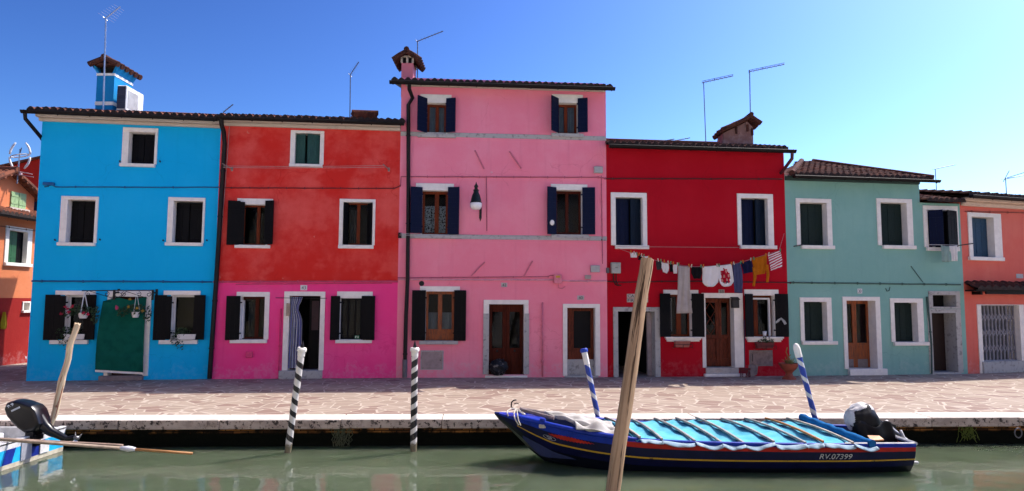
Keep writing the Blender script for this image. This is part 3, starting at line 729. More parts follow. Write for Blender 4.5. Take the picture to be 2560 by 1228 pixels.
sash(C, wdw, q, BROWN, .17, .07, .10, ms=(.45,)); curtain(C, q[0]+.03, q[1]-.03, q[2]+.03, q[3]-.04, -.26, CURTW, 'plain white curtain in the right top floor window of the pink house', 6, .012)
wdw, q = pinkwin((1055,477,1120,585), (1035,588,1140,597), (1040,459,1135,470), (1027,469,1055,584), (1120,469,1148,587), .12, .06, '2L')
sash(C, wdw, q, BROWN, .17, .07, .12, ms=(.56,))
def lace_mat():
    m, n, l, p = base_mat('lace_cloth'); co = objco(n)
    t = n.new('ShaderNodeBsdfTransparent'); d = n.new('ShaderNodeBsdfDiffuse'); d.inputs[0].default_value = (.62, .66, .72, 1)
    mx = n.new('ShaderNodeMixShader'); f = ramp(n, l, noise(n, l, co, 22, 4, .7), .42, .5); l.new(f, mx.inputs[0]); l.new(t.outputs[0], mx.inputs[1]); l.new(d.outputs[0], mx.inputs[2])
    l.new(mx.outputs[0], n['Material Output'].inputs[0]); return m
LACE = lace_mat()
curtain(C, q[0]+.04, q[1]-.04, q[2]+.03, q[2]+.88, -.26, LACE, 'white patterned lace curtain in the left middle window of the pink house', 5, .02)
wdw, q = pinkwin((1389,476,1455,585), (1377,587,1471,596), (1377,461,1468,471), (1366,469,1389,587), (1455,470,1486,587), .14, .06, '2R')
sash(C, wdw, q, BROWND, .17, .07, .09, ms=(.46,))
u, z = C.uz(1380, 557, .18); mb = MB(); mb.lathe([(.001, -.012), (.062, -.012), (.066, 0), (.062, .01), (.001, .012)], 20)
o = C.one(mb, 'shutter_plaque', WHITE, u, .21, z, 'white oval plaque on the navy shutter right of the street lamp', 'plaque', smooth=True); o.rotation_euler = (PI/2, 0, C.rz); o.scale = (1, 1.25, 1)
wdw, q = pinkwin((1064,729,1135,848), (1048,852,1145,861), (1050,716,1150,727), (1030,726,1064,851), (1135,726,1165,852), .05, .04, '1L', slats=False)
sash(C, wdw, q, OAK, .15, .07, .12, ms=(.5,), solid_bottom=.24)
curtain(C, q[0]+.07, (q[0]+q[1])/2-.06, q[2]+.28, q[2]+.80, -.24, CURTW, 'short white cafe curtain in left half of the pink house ground floor window', 7, .015)
curtain(C, (q[0]+q[1])/2+.06, q[1]-.07, q[2]+.28, q[2]+.80, -.24, CURTW, 'short white cafe curtain in right half of the pink house ground floor window', 7, .015)
# door 42
dr, q = opening(C, (1222,761,1310,936), (1208,750,1321,936), name='door_frame', depth=.34, sm=WHITE)
u0, u1, z0, z1 = q
for px in ((1208,784,1221,936), (1311,784,1322,936)):
    a, b, c, d = C.rect(px); MB().ub(a-.004, b+.004, -.1, .036, max(c, .01), d).build('lower_jamb', STONE, dr)
MB().ub(u0-.1, u1+.1, -.34, .05, 0, .06).build('threshold', WHITE, dr, bevel=.006)
um = (u0+u1)/2
for a, b in ((u0+.004, um-.003), (um+.003, u1-.004)):
    mb = MB(); mb.ub(a, a+.1, -.27, -.22, .07, z1-.004); mb.ub(b-.1, b, -.27, -.22, .07, z1-.004); mb.ub(a+.1, b-.1, -.27, -.22, z1-.22, z1-.004); mb.ub(a+.1, b-.1, -.27, -.22, .07, .82); mb.ub(a+.14, b-.14, -.22, -.205, .16, .68)
    o = mb.build('door', BROWND, dr, bevel=.008); MB().ub(a+.1, b-.1, -.25, -.244, .82, z1-.22).build('glass', GLASS, o)
    MB().lathe([(.02, 0), (.035, .01), (.035, .03), (.012, .04)], 10, (0, 0, 0)).build('knob', IRON, o).matrix_local = Matrix.Translation(((a+b)/2, .205, .74)) @ Matrix.Rotation(PI/2, 4, 'X')
MB().ub(u0, u1, -.9, -.89, 0, z1).build('dark_hall_sheet', DARK, dr)  # dark sheet, painted shade behind the door glass
plate(C, (1253,707,1268,718), '42', 'stone number plate reading 42 above the brown double door', col=M('stone_plate', (.5, .46, .44), .7))
# door 40
dr, q = opening(C, (1418,770,1488,940), (1407,760,1500,940), name='door_frame', depth=.3); u0, u1, z0, z1 = q
zb = C.uz(1450, 900)[1]
a, b, c, d = C.rect((1437,778,1480,872))
mb = MB(); mb.ub(u0+.002, a, -.24, -.19, zb, z1-.002); mb.ub(b, u1-.002, -.24, -.19, zb, z1-.002); mb.ub(a, b, -.24, -.19, d, z1-.002); mb.ub(a, b, -.24, -.19, zb, c)
o = mb.build('door', OLDW, dr, bevel=.006); MB().ub(a-.03, b+.03, -.235, -.225, c-.03, d+.03).build('glass', DARK, o)
MB().ub(u0+.002, u1-.002, -.25, -.17, .05, zb).build('flood_board', STONE, dr, bevel=.006)
MB().ub(u0-.08, u1+.08, -.3, .05, 0, .05).build('threshold', STONE, dr)
plate(C, (1443,739,1460,750), '40', 'stone number plate reading 40 above the narrow right hand door', col=MATS['stone_plate'])
zC = C.uz(1250, 222)[1]; zeC = C.uz(1250, 208, .4)[1]-.02
wall(C, 0, C.W, zC+.25, [PINK], ridge=zC+1.2)
for y0, y1 in ((335,346), (588,599)):
    z0 = C.uz(1250, y1)[1]; z1 = C.uz(1250, y0)[1]; MB().ub(.0, C.W, 0, .022, z0, z1).build('belt_course', STONE, C.root, bevel=.006)
MB().ub(.12, C.W-.02, 0, .10, zC-.02, zC+.1).build('cornice', CORN, C.root, bevel=.015)
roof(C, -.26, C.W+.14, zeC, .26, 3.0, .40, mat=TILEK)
gutter(C, -.30, C.W+.17, zeC-.05, .47, .075)
P = [(.26, .47, zeC-.12), (.26, .42, zeC-.25), (.34, .16, zeC-.42)]
for x, y in ((1021,262), (1021,480), (1019,700), (1015,790), (1012,925)):
    u, z = C.uz(x, y, .08); P.append((u, .08, z))
P.append((P[-1][0], .08, .02)); pipe(C, P, .055, low=.5)
bx = P[3][0]
MB().ub(-.22, .1, -.8, .40, zeC-.75, zeC-.08).build('eave_box', GUT, C.root) if False else None
# chimney of the pink house
YC = 20.3; a = at_y(1003, 200, YC); b = at_y(1032, 200, YC); lx = a-C.P0; cw = b.x-a.x; z0 = zeC-.1; z1 = at_y(1017, 158, YC).z; zt = at_y(1015, 132, YC).z
ch = MB().box(0, cw, 0, .62, z0, z1).build('chimney', plaster('pink_chimney_paint', (.62, .19, .24), (.68, .25, .30), (.48, .13, .17)), C.root, rz=-C.rz, loc=(lx.dot(C.U), -lx.dot(C.N), 0))
mb = MB()
for x in (-.02, cw/2-.03, cw-.04):
    mb.box(x, x+.06, -.03, .03, z1, z1+.18); mb.box(x, x+.06, .59, .65, z1, z1+.18)
mb.box(-.05, cw+.05, -.05, .67, z1+.18, z1+.22); mb.box(.02, cw-.02, .05, .57, z1, z1+.18, 1)
mb.build('chimney_head', [CORN, DARK], ch)
t = MB()
for s in (-1, 1):
    for k in range(5):
        y = -.14+k*.22; t.tube([(cw/2, y, zt), (cw/2+s*.22, y, zt-.13), (cw/2+s*.41, y, zt-.28)], [.08, .085, .095], 8)
    t.add([(cw/2, -.2, zt-.02), (cw/2, .82, zt-.02), (cw/2+s*.40, .82, zt-.30), (cw/2+s*.40, -.2, zt-.30)], [(0,1,2,3)])
t.tube([(cw/2, -.22, zt+.04), (cw/2, .84, zt+.04)], .085, 8)
t.build('chimney_cap', TILEK, ch)

# ---- dark red house
D = house('dark_red_house', G(1519, 943), G(1975, 940), 'dark red two storey house behind the washing line with carved door 33')
DRED = plaster('dark_red_house_paint', (.41, .001, .011), (.46, .006, .018), (.32, .001, .008), .6, 0, .35, bloom=.12)
for inn, out, sill in (((1539,494,1606,613), (1527,482,1617,613), (1537,614,1621,623)), ((1853,496,1919,613), (1843,485,1933,613), (1849,614,1940,623))):
    wdw, q = opening(D, inn, out, sill, depth=.3); u0, u1, z0, z1 = q; um = u0+(u1-u0)*.56
    mb = MB(); leaf(mb, (u0+.008, .18), (um-.01, .20), z0+.012, z1-.02, .035, 3, ()); mb.build('shutter', NAVY, wdw)
    mb = MB(); leaf(mb, (um-.0, .07), (u1-.008, .2), z0+.012, z1-.02, .035, 2, ()); mb.build('shutter', TEALB, wdw)
    MB().ub(u0, u1, -.29, -.28, z0, z1).build('backing', DARK, wdw)
# passage
dr, q = opening(D, (1545,779,1637,943), (1533,768,1650,943), name='passage_frame', sm=STONE, depth=.45, proud=.04); u0, u1, z0, z1 = q
MB().ub(u0-.03, u0, -5.2, -.45, .006, z1+.05).ub(u1, u1+.03, -5.2, -.45, .006, z1+.05).ub(u0, u1, -5.2, -5.15, .006, z1).ub(u0-.03, u1+.03, -5.2, -.45, z1, z1+.04).build('dark_passage_lining', DARK, D.root)  # passage sides coloured near-black to paint the shade inside
a, b, _, _ = D.rect((1619,780,1629,940), -.3); MB().ub(a, b, -.42, -.30, .004, z1-.03).build('post', M('pale_post', (.4, .33, .33), .8), dr)
def moulded(h, w, q):
    u0, u1, z0, z1 = h.rect(q); m2 = MB(); s = (z1-z0)/3
    for k, (e, d) in enumerate(((.03, .13), (.015, .10), (0, .07))): m2.ub(u0+.03*k, u1-.03*k, -.26, d, z1-s*(k+1)+.002, z1-s*k-.001)
    m2.build('sill', WHITE, w, bevel=.006)
wdw, q = opening(D, (1674,737,1728,842), (1671,733,1731,842), (1663,842,1750,843), (1658,725,1745,735)); moulded(D, wdw, (1661,842,1752,854))
open_shutter(D, wdw, (1647,734,1674,842), 'L', BLK, .05); open_shutter(D, wdw, (1728,734,1757,842), 'R', BLK, .06); sash(D, wdw, q, BROWN, .16, .05, .14, ms=(.5,))
curtain(D, q[0]+.02, q[0]+.16, q[2]+.15, q[3]-.1, -.25, CURTW, 'white curtain edge in the window left of carved door 33', 2)
curtain(D, q[0]+.38, q[1]-.06, q[2]+.02, q[3]-.3, -.25, CURT, 'grey curtain right of the brown post in the window left of carved door 33', 4)
wdw, q = opening(D, (1880,739,1935,842), (1877,735,1938,842), (1865,842,1952,843), (1860,724,1945,734)); moulded(D, wdw, (1863,842,1955,855))
open_shutter(D, wdw, (1858,735,1880,842), 'L', BLK, .07); open_shutter(D, wdw, (1936,735,1967,842), 'R', BLK, .04); sash(D, wdw, q, BROWN, .16, .05, .12, ms=(.28,))
MB().ub(q[1]-.14, q[1]-.09, -.12, -.05, q[2]+.02, q[3]-.12).ub(q[0]+.02, q[1]-.09, -.11, -.07, q[3]-.12, q[3]-.07).build('casement', WPLAS, wdw)
curtain(D, q[0]+.25, q[0]+.42, q[2]+.05, q[3]-.2, -.25, CURT, 'thin net curtain in the window right of carved door 33', 3)
dr, q = opening(D, (1764,745,1835,919), (1755,733,1858,919), name='door_frame', depth=.36); u0, u1, z0, z1 = q
s0, s1, sz0, sz1 = D.rect((1759,934,1862,943)); MB().ub(s0, s1, -.36, .12, 0, sz1).build('step', WHITE, D.root, bevel=.01)
MB().ub(u0-.02, u1+.1, -.36, .055, sz1, z0).build('upper_step', M('cream_step', (.5, .45, .4), .8), dr, bevel=.008)
um = u0+(u1-u0)*.58
for (a, b, lat) in ((u0+.003, um-.002, True), (um+.002, u1-.003, False)):
    zmid = z0+.95
    mb = MB(); s = .09
    mb.ub(a, a+s, -.30, -.24, z0+.02, z1-.003); mb.ub(b-s, b, -.30, -.24, z0+.02, z1-.003); mb.ub(a+s, b-s, -.30, -.24, z1-.14, z1-.003); mb.ub(a+s, b-s, -.30, -.24, zmid-.12, zmid); mb.ub(a+s, b-s, -.30, -.24, z0+.02, z0+.24)
    mb.ub(a+s, b-s, -.30, -.275, z0+.24, zmid-.12); um2 = (a+b)/2; zc = (z0+.24+zmid-.12)/2; ww = (b-a)/2-s-.01; hh = (zmid-.36-z0)/2-.01
    mb.add([(um2-ww, .275, zc), (um2, .275, zc-hh), (um2+ww, .275, zc), (um2, .275, zc+hh), (um2, .245, zc)], [(0,1,4), (1,2,4), (2,3,4), (3,0,4)])
    o = mb.build('door', OLDW, dr, bevel=.008); MB().ub(a+s, b-s, -.285, -.279, zmid, z1-.14).build('glass', GLASS, o)
    if lat:
        g = MB(); h2 = (z1-.14-zmid)
        for k in range(2):
            zc = zmid+h2*(.25+.5*k); dd = [(a+s, zc), (um2, zc-h2*.25), (b-s, zc), (um2, zc+h2*.25)]
            for i in range(4): g.tube([(dd[i][0], .262, dd[i][1]), (dd[(i+1) % 4][0], .262, dd[(i+1) % 4][1])], .012, 6)
        g.build('lattice', OLDW, o)
MB().ub(u0, u1, -1.0, -.99, 0, z1).build('dark_hall_sheet', DARK, dr)  # dark sheet for the painted shade behind the carved door
plate(D, (1796,724,1811,735), '33', 'tan number plate reading 33 above the carved wooden door', col=M('tan_plate', (.34, .28, .24), .75))
zD = D.uz(1740, 378)[1]; zeD = D.uz(1740, 364, .4)[1]-.02
wall(D, 0, D.W, zD+.12, [DRED], ridge=zD+1.1)
roof(D, -.04, D.W-.05, zeD, .255, 3.0, .4, mat=TILEK)
gutter(D, -.02, D.W+.12, zeD-.06, .47, .085)
pipe(D, [(D.W+.02, .47, zeD-.12), (D.W+.03, .43, zeD-.3), (D.W-.10, .09, zeD-.62), (D.W-.12, -.1, zeD-.7)], .05, M('dark_red_pipe', (.09, .01, .02), .5), clips=False)
# crooked chimney of the dark red house
YD = 21.4
def dl(x, y): p = at_y(x, y, YD); return p
pts = [dl(1800,362), dl(1808,333), dl(1868,304), dl(1882,318), dl(1884,362)]
o0 = dl(1842, 362); lx = o0-D.P0
mb = MB(); dp = .6
F0 = [(p.x-o0.x, 0, p.z-o0.z-(.6 if i in (0, 4) else 0)) for i, p in enumerate(pts)]; F1 = [(x, dp, z) for x, y, z in F0]
mb.add(F0+F1, [(4,3,2,1,0), (5,6,7,8,9)]+[(i, (i+1) % 5, (i+1) % 5+5, i+5) for i in range(5)])
OLDP = plaster('old_chimney_render', (.23, .12, .10), (.34, .22, .17), (.09, .05, .045), .8, .5, .5, (.4, .34, .26))
chD = mb.build('chimney', OLDP, D.root, rz=-D.rz, loc=(lx.dot(D.U), -lx.dot(D.N), o0.z))
t = MB()
def rel(x, y): p = dl(x, y); return (p.x-o0.x, p.z-o0.z)
L0, PK, R0 = rel(1801, 329), rel(1874, 293), rel(1899, 313)
for k in range(5):
    y = -.14+k*.22
    for E in (L0, R0):
        m_ = ((E[0]+PK[0])/2, (E[1]+PK[1])/2)
        t.tube([(PK[0], y, PK[1]), (m_[0], y, m_[1]+random.uniform(-.02, .03)), (E[0], y, E[1]+random.uniform(-.03, .03))], [.06, .075, .08], 8)
t.tube([(PK[0], -.2, PK[1]+.05), (PK[0], .8, PK[1]+.05)], .07, 8)
for (x, y) in ((1840,318), (1868,312), (1880,322)):
    e = rel(x, y); t.box(e[0]-.03, e[0]+.03, -.05, 0, e[1]-.22, e[1])
t.build('chimney_cap', TILEK, chD)

# ---- sage green house with its lower right bay
E = house('green_house', G(1975, 940), G(2420, 935), 'sage green house with closed dark green shutters and door 30')
SAGE = plaster('sage_green_house_paint', (.205, .41, .36), (.25, .46, .40), (.15, .31, .27), .7, 0, .45, bloom=.3)
for inn, out, sill in (((2000,507,2067,613), (1990,497,2079,613), (2001,614,2084,623)), ((2202,507,2267,613), (2192,497,2281,613), (2205,614,2287,623)), ((2010,755,2067,852), (2000,744,2079,852), (2003,853,2091,862)), ((2236,757,2293,854), (2226,746,2308,854), (2233,855,2319,864))):
    wdw, q = opening(E, inn, out, sill, depth=.32); closed_shutters(E, wdw, q, DGREEN, .25, (0, 0), .45, 2)
dr, q = opening(E, (2118,752,2190,922), (2108,742,2202,922), name='door_frame', depth=.42); u0, u1, z0, z1 = q
s0, s1, a, b = E.rect((2121,922,2213,938)); MB().ub(s0-.02, s1, -.42, .12, 0, z0).build('step', WHITE, E.root, bevel=.01)
um = (u0+u1)/2
for a, b in ((u0+.003, um-.002), (um+.002, u1-.003)):
    s = .07; mb = MB(); mb.ub(a, a+s, -.38, -.32, z0+.01, z1-.003); mb.ub(b-s, b, -.38, -.32, z0+.01, z1-.003); mb.ub(a+s, b-s, -.38, -.32, z1-.1, z1-.003); mb.ub(a+s, b-s, -.38, -.32, z0+.26, z0+.76)
    mb.ub(a+s+.03, b-s-.03, -.32, -.31, z0+.32, z0+.68)
    o = mb.build('door', OAK, dr, bevel=.006); MB().ub(a+s, b-s, -.36, -.354, z0+.76, z1-.1).build('glass', GLASS, o)
    MB().ub(a+s, b-s, -.375, -.325, z0+.01, z0+.26).build('kick_board', M('grey_board', (.2, .17, .17), .8), o)
MB().ub(u0, u1, -1.0, -.99, 0, z1).build('dark_hall_sheet', DARK, dr)  # dark sheet with the inside shade put in its colour
plate(E, (2143,722,2155,734), '30', 'white number plate reading 30 above the orange brown door', frame=True)
wdw, q = opening(E, (2331,738,2389,767), (2321,728,2399,770), sm=STONE, depth=.5, sill=(2322,767,2400,772), silld=.034); MB().ub(q[0], q[1], -.5, -.49, q[2], q[3]).build('backing', DARK, wdw)
dr, q = opening(E, (2331,783,2391,932), (2321,773,2404,932), sm=STONE, name='door_frame', depth=.5); u0, u1, z0, z1 = q
MB().ub(u0, u1, -.5, -.46, .06, z1).build('door', M('almost_black_wood', (.02, .007, .005), .6), dr); MB().ub(u0-.08, u1+.08, -.5, .05, 0, .06).build('threshold', STONE, dr)
# bay window with half open shutters
wdw, q = opening(E, (2319,526,2388,618), (2308,515,2395,618), (2315,619,2395,628), depth=.3); u0, u1, z0, z1 = q
mb = MB(); leaf(mb, (u0+.01, -.06), (u0+.26, -.35), z0+.02, z1-.03, .035, 2); mb.build('shutter', NAVY, wdw)
mb = MB(); leaf(mb, (u0+.42, -.30), (u1-.0, -.05), z0+.02, z1-.03, .035, 3); mb.build('shutter', BLK, wdw)
MB().ub(u0+.35, u0+.41, -.25, -.20, z0, z1).build('sash', WPLAS, wdw); MB().ub(u0, u1, -.30, -.295, z0, z1).build('backing', DARK, wdw)
uE = E.uz(2300, 520)[0]
zE = E.uz(2130, 452)[1]; zE2 = E.uz(2345, 508)[1]; zeE = E.uz(2130, 440, .42)[1]-.02
hol = E.holes
wall(E, 0, uE, zE+.1, [SAGE], ridge=zE+.1, zside=zE+.1); wall(E, uE, E.W, zE2, [SAGE], ridge=zE2+.6, left=False)
MB().ub(.0, uE+.0, 0, .07, zE-.06, zE+.08).build('cornice', M('sage_trim', (.035, .07, .065), .8), E.root, bevel=.02)
roof(E, .0, uE+.16, zeE, .35, 2.6, .42, kl=.72, kr=.70, per=.2, mat=TILEK)
gutter(E, .02, uE+.30, zeE-.05, .50, .07)
pu = E.uz(2316, 742); pipe(E, [(pu[0], .03, pu[1]), (pu[0]+.07, .03, .95), (pu[0]+.04, .03, .02)], .03, M('sage_pipe', (.05, .10, .09), .7), 'conduit')
z2 = E.uz(2345, 497, .3)[1]
roof(E, uE+.02, E.W-.03, z2-.06, .24, 3.0, .30, name='bay_roof', mat=TILEK)

# ---- orange house running out of the frame
gF = G(2420, 935); gF2 = G(2560, 930); dF = (gF2-gF).normalized()
Fh = house('orange_house', gF, gF+dF*9.0, 'salmon orange house with a folding metal gate at the right edge')
ORG = plaster('salmon_house_paint', (.66, .135, .10), (.70, .19, .14), (.54, .10, .075), .7, 0, .4, bloom=.3)
wdw, q = opening(Fh, (2430,543,2484,642), (2420,533,2503,642), (2420,643,2506,652), depth=.32); closed_shutters(Fh, wdw, q, BLUESH, .24, (0, 0), .45, 2)
dr, q = opening(Fh, (2455,763,2550,932), (2445,763,2562,932), name='gate_frame', depth=.4); u0, u1, z0, z1 = q
zb = Fh.uz(2500, 903)[1]
MB().ub(u0-.08, u1+.05, -.4, .08, 0, zb).build('base', STONE, dr, bevel=.012)
GATE = M('grey_painted_steel', (.33, .32, .36), .5, .2, 8, .1, 40, metal=.2)
mb = MB(); n = 11
for k in range(n):
    u = u0+.03+(u1-u0-.06)*k/(n-1); mb.ub(u-.022, u-.008, -.17, -.14, zb, z1-.01); mb.ub(u+.008, u+.022, -.17, -.14, zb, z1-.01)
for f in (.22, .5, .78):
    zc = zb+(z1-zb)*f
    for k in range(n-1):
        a = u0+.03+(u1-u0-.06)*k/(n-1); b = u0+.03+(u1-u0-.06)*(k+1)/(n-1)
        mb.tube([(a, .135, zc-.12), (b, .135, zc+.12)], .011, 4); mb.tube([(a, .132, zc+.12), (b, .132, zc-.12)], .011, 4)
mb.ub(u0, u1, -.18, -.13, z1-.03, z1-.005); mb.ub(u0, u1, -.18, -.13, zb+.001, zb+.03)
mb.build('folding_gate', GATE, dr); MB().ub(u0, u1, -.4, -.39, zb, z1).build('backing', M('grey_roller', (.10, .10, .11), .7), dr)
plate(Fh, (2540,685,2557,696), '', 'small grey number plate beside the right edge of the photo', col=GREYP)
zF = Fh.uz(2480, 520)[1]; zeF = Fh.uz(2480, 488, .42)[1]-.02
wall(Fh, .0, Fh.W, zF+.25, [ORG], ridge=zF+1.0)
MB().ub(.02, Fh.W, 0, .12, zF, zF+.14).ub(.02, Fh.W, 0, .22, zF+.14, zF+.26).build('cornice', M('cream_cornice', (.66, .50, .40), .85, .12), Fh.root, bevel=.03)
roof(Fh, -.12, Fh.W, zeF, .19, 3.0, .42, mat=TILEK); gutter(Fh, -.14, Fh.W, zeF-.05, .5, .08)
# tiled canopy over the gate
u0, u1, z0, z1 = Fh.rect((2408,711,2700,738), .25); cz = z0
cn = empty('door_canopy', Fh.world(.02, 0, cz), Fh.rz); tag(cn, 'dark tiled canopy over the folding metal gate', 'canopy')
hh = Frame(Fh.world(.02, 0, 0), Fh.world(5, 0, 0)); hh.root = cn
r_ = roof(hh, 0, 3.9, z1-cz-.16, .45, .0, .45, back=False, per=.3, mat=TILEK); r_.name = 'canopy_tiles'
MB().ub(.0, 3.9, .36, .40, .11, z1-cz-.19).ub(.02, 3.88, .0, .37, z1-cz-.24, z1-cz-.2).build('fascia', GUT, cn)
MB().ub(.5, 2.9, .28, .33, .02, .11).ub(.3, .38, 0, .3, 0, .1).ub(3.4, 3.48, 0, .3, 0, .1).build('bracket', GUT, cn)

# ------------------------------------------------------------------ houses at the far left
pG0 = Vector((-17.0, 13.0, 0)); pG1 = Vector((-16.62, 24.25, 0))
K = house('corner_house', pG0, pG1, 'orange and red house round the corner left of the blue house')
KOR = plaster('corner_orange_paint', (.60, .19, .08), (.66, .26, .13), (.45, .13, .06), .6, 0, .2); KRD = plaster('corner_red_paint', (.26, .012, .010), (.32, .03, .02), (.17, .008, .008), .6, 0, .2)
wdw, q = opening(K, (20,578,66,660), (11,568,78,660), (8,658,76,666), depth=.22); u0, u1, z0, z1 = q
mb = MB(); leaf(mb, (u0+.01, .10), (u0+(u1-u0)*.58, .12), z0+.01, z1-.02, .035, 2); mb.build('shutter', M('corner_green_shutter', (.015, .10, .035), .6), wdw)
mb = MB(); leaf(mb, (u0+(u1-u0)*.6, .16), (u1-.01, .16), z0+.01, z1-.02, .035, 2); mb.build('shutter', BLK, wdw)
wdw, q = opening(K, (58,757,72,776), (55,754,76,776), (53,776,78,782), depth=.2); MB().ub(q[0], q[1], -.2, -.19, q[2], q[3]).build('backing', DARK, wdw)
zk = K.uz(50, 548)[1]; zkc = K.uz(30, 745)[1]
wall(K, 0, K.W, zk, [KOR, KRD], zcut=zkc, ridge=zk+.8, depth=5)
zke = K.uz(50, 540, .3)[1]
roof(K, -.1, K.W+.2, zke, .33, 2.5, .32); gutter(K, -.1, K.W+.2, zke-.05, .38)
# attic storey with a gable towards the lane
ul, zl = K.uz(-60, 530, -.5); ur, zr_ = K.uz(84, 530, -.5); pk = K.uz(12, 452, -.5)
um = (ul+ur)/2; zt = K.uz(84, 492, -.5)[1]; zp = zt+.62
mb = MB(); mb.add([(ul, .5, zke-.1), (ur, .5, zke-.1), (ur, .5, zt), (um, .5, zp), (ul, .5, zt), (ul, 4.5, zke-.1), (ur, 4.5, zke-.1), (ur, 4.5, zt), (um, 4.5, zp), (ul, 4.5, zt)], [(0,1,2,3,4), (9,8,7,6,5), (1,6,7,2), (5,0,4,9)])
at_ = mb.build('attic', KOR, K.root)
t = MB()
for s, ue in ((-1, ul-.25), (1, ur+.25)):
    ze_ = zt-.25*(zp-zt)/((ur-ul)/2)
    for k in range(12):
        y = .28+k*.2; t.tube([(um, y, zp+.08), ((um+ue)/2, y, (zp+ze_)/2+.08), (ue, y, ze_+.05)], [.09, .1, .1], 7)
    t.add([(um, .2, zp+.03), (um, 4.6, zp+.03), (ue, 4.6, ze_), (ue, .2, ze_)], [(0,1,2,3)])
    for k in range(7):
        f = k/6; t.tube([(um+(ue-um)*f, .2, zp+(ze_-zp)*f+.02), (um+(ue-um)*f, .5, zp+(ze_-zp)*f+.02)], .05, 6)
t.tube([(um, .2, zp+.14), (um, 4.6, zp+.14)], .1, 8); t.build('attic_roof', TILE, at_)
a0, a1, b0, b1 = K.rect((25,482,63,520), -.5)
mb = MB(); leaf(mb, (a0, .5), ((a0+a1)/2-.01, .5), b0, b1, .04, 2, (.25, .75)); mb.build('shutter', LGREEN, at_)
mb = MB(); leaf(mb, ((a0+a1)/2+.01, .5), (a1, .5), b0, b1, .04, 2, (.25, .75)); mb.build('shutter', LGREEN, at_)
MB().ub(a0-.12, a1+.1, -.5, -.38, b0-.09, b0-.02).build('sill', CORN, at_)
# red house behind, white house behind
zt1 = at_y(103, 397, 31).z; zt0 = at_y(0, 421, 31).z; xa = at_y(-400, 421, 31).x; xb = at_y(150, 397, 31).x; xm = at_y(0, 420, 31).x; xn = at_y(103, 397, 31).x
sl_ = (zt1-zt0)/(xn-xm)
def zz(x): return zt1+(x-xn)*sl_
rb = tag(empty('back_house', (xa, 31, 0)), 'plain red house gable rising far behind the corner house', 'house')
W_ = xb-xa
mb = MB(); mb.add([(0,0,0), (W_,0,0), (W_,0,zz(xb)), (0,0,zz(xa)), (0,7,0), (W_,7,0), (W_,7,zz(xb)), (0,7,zz(xa))], [(0,1,2,3), (7,6,5,4), (1,5,6,2), (4,0,3,7)])
mb.build('wall', plaster('back_house_red', (.42, .018, .010), (.46, .03, .02), (.33, .012, .01), .5, 0, .2), rb)
mb = MB(); mb.add([(-.2,-.15,zz(xa)+.02), (W_+.2,-.15,zz(xb)+.05), (W_+.2,7.2,zz(xb)+.05), (-.2,7.2,zz(xa)+.02), (-.2,-.15,zz(xa)+.12), (W_+.2,-.15,zz(xb)+.14), (W_+.2,7.2,zz(xb)+.14), (-.2,7.2,zz(xa)+.12)], [(3,2,1,0), (4,5,6,7), (0,1,5,4), (1,2,6,5)]); mb.build('roof', TILE, rb)
xa = at_y(72, 500, 28).x; xb = at_y(120, 500, 28).x; zt1 = at_y(90, 489, 28).z
wb = tag(empty('white_house', (xa, 28, 0)), 'white house glimpsed between the corner house and the blue house', 'house')
MB().box(0, xb-xa, 0, 2, 0, zt1).build('wall', M('white_house_paint', (.62, .62, .66), .85), wb); MB().box(-.1, xb-xa+.1, -.1, 2.1, zt1, zt1+.1).build('roof', TILE, wb)
a = at_y(82, 523, 28); MB().box(a.x-xa, a.x-xa+.35, -.02, .05, a.z-.2, a.z+.55).build('window', NAVY, wb)

# ------------------------------------------------------------------ unseen bank under the photographer, added pale to bounce sun onto the fronts
NEARB = M('pale_bank_stone', (.70, .64, .56), .8, .2, 2, .2, 20)
tag(MB().add([(-300, 6.0, 0), (300, 6.0, 0), (300, -200, 0), (-300, -200, 0)], [(3,2,1,0)]).build('unseen_near_pavement', NEARB), kind='structure')
tag(MB().box(-300, 300, 5.6, 5.95, -3, -.01).build('near_quay_wall', STONE), kind='structure')
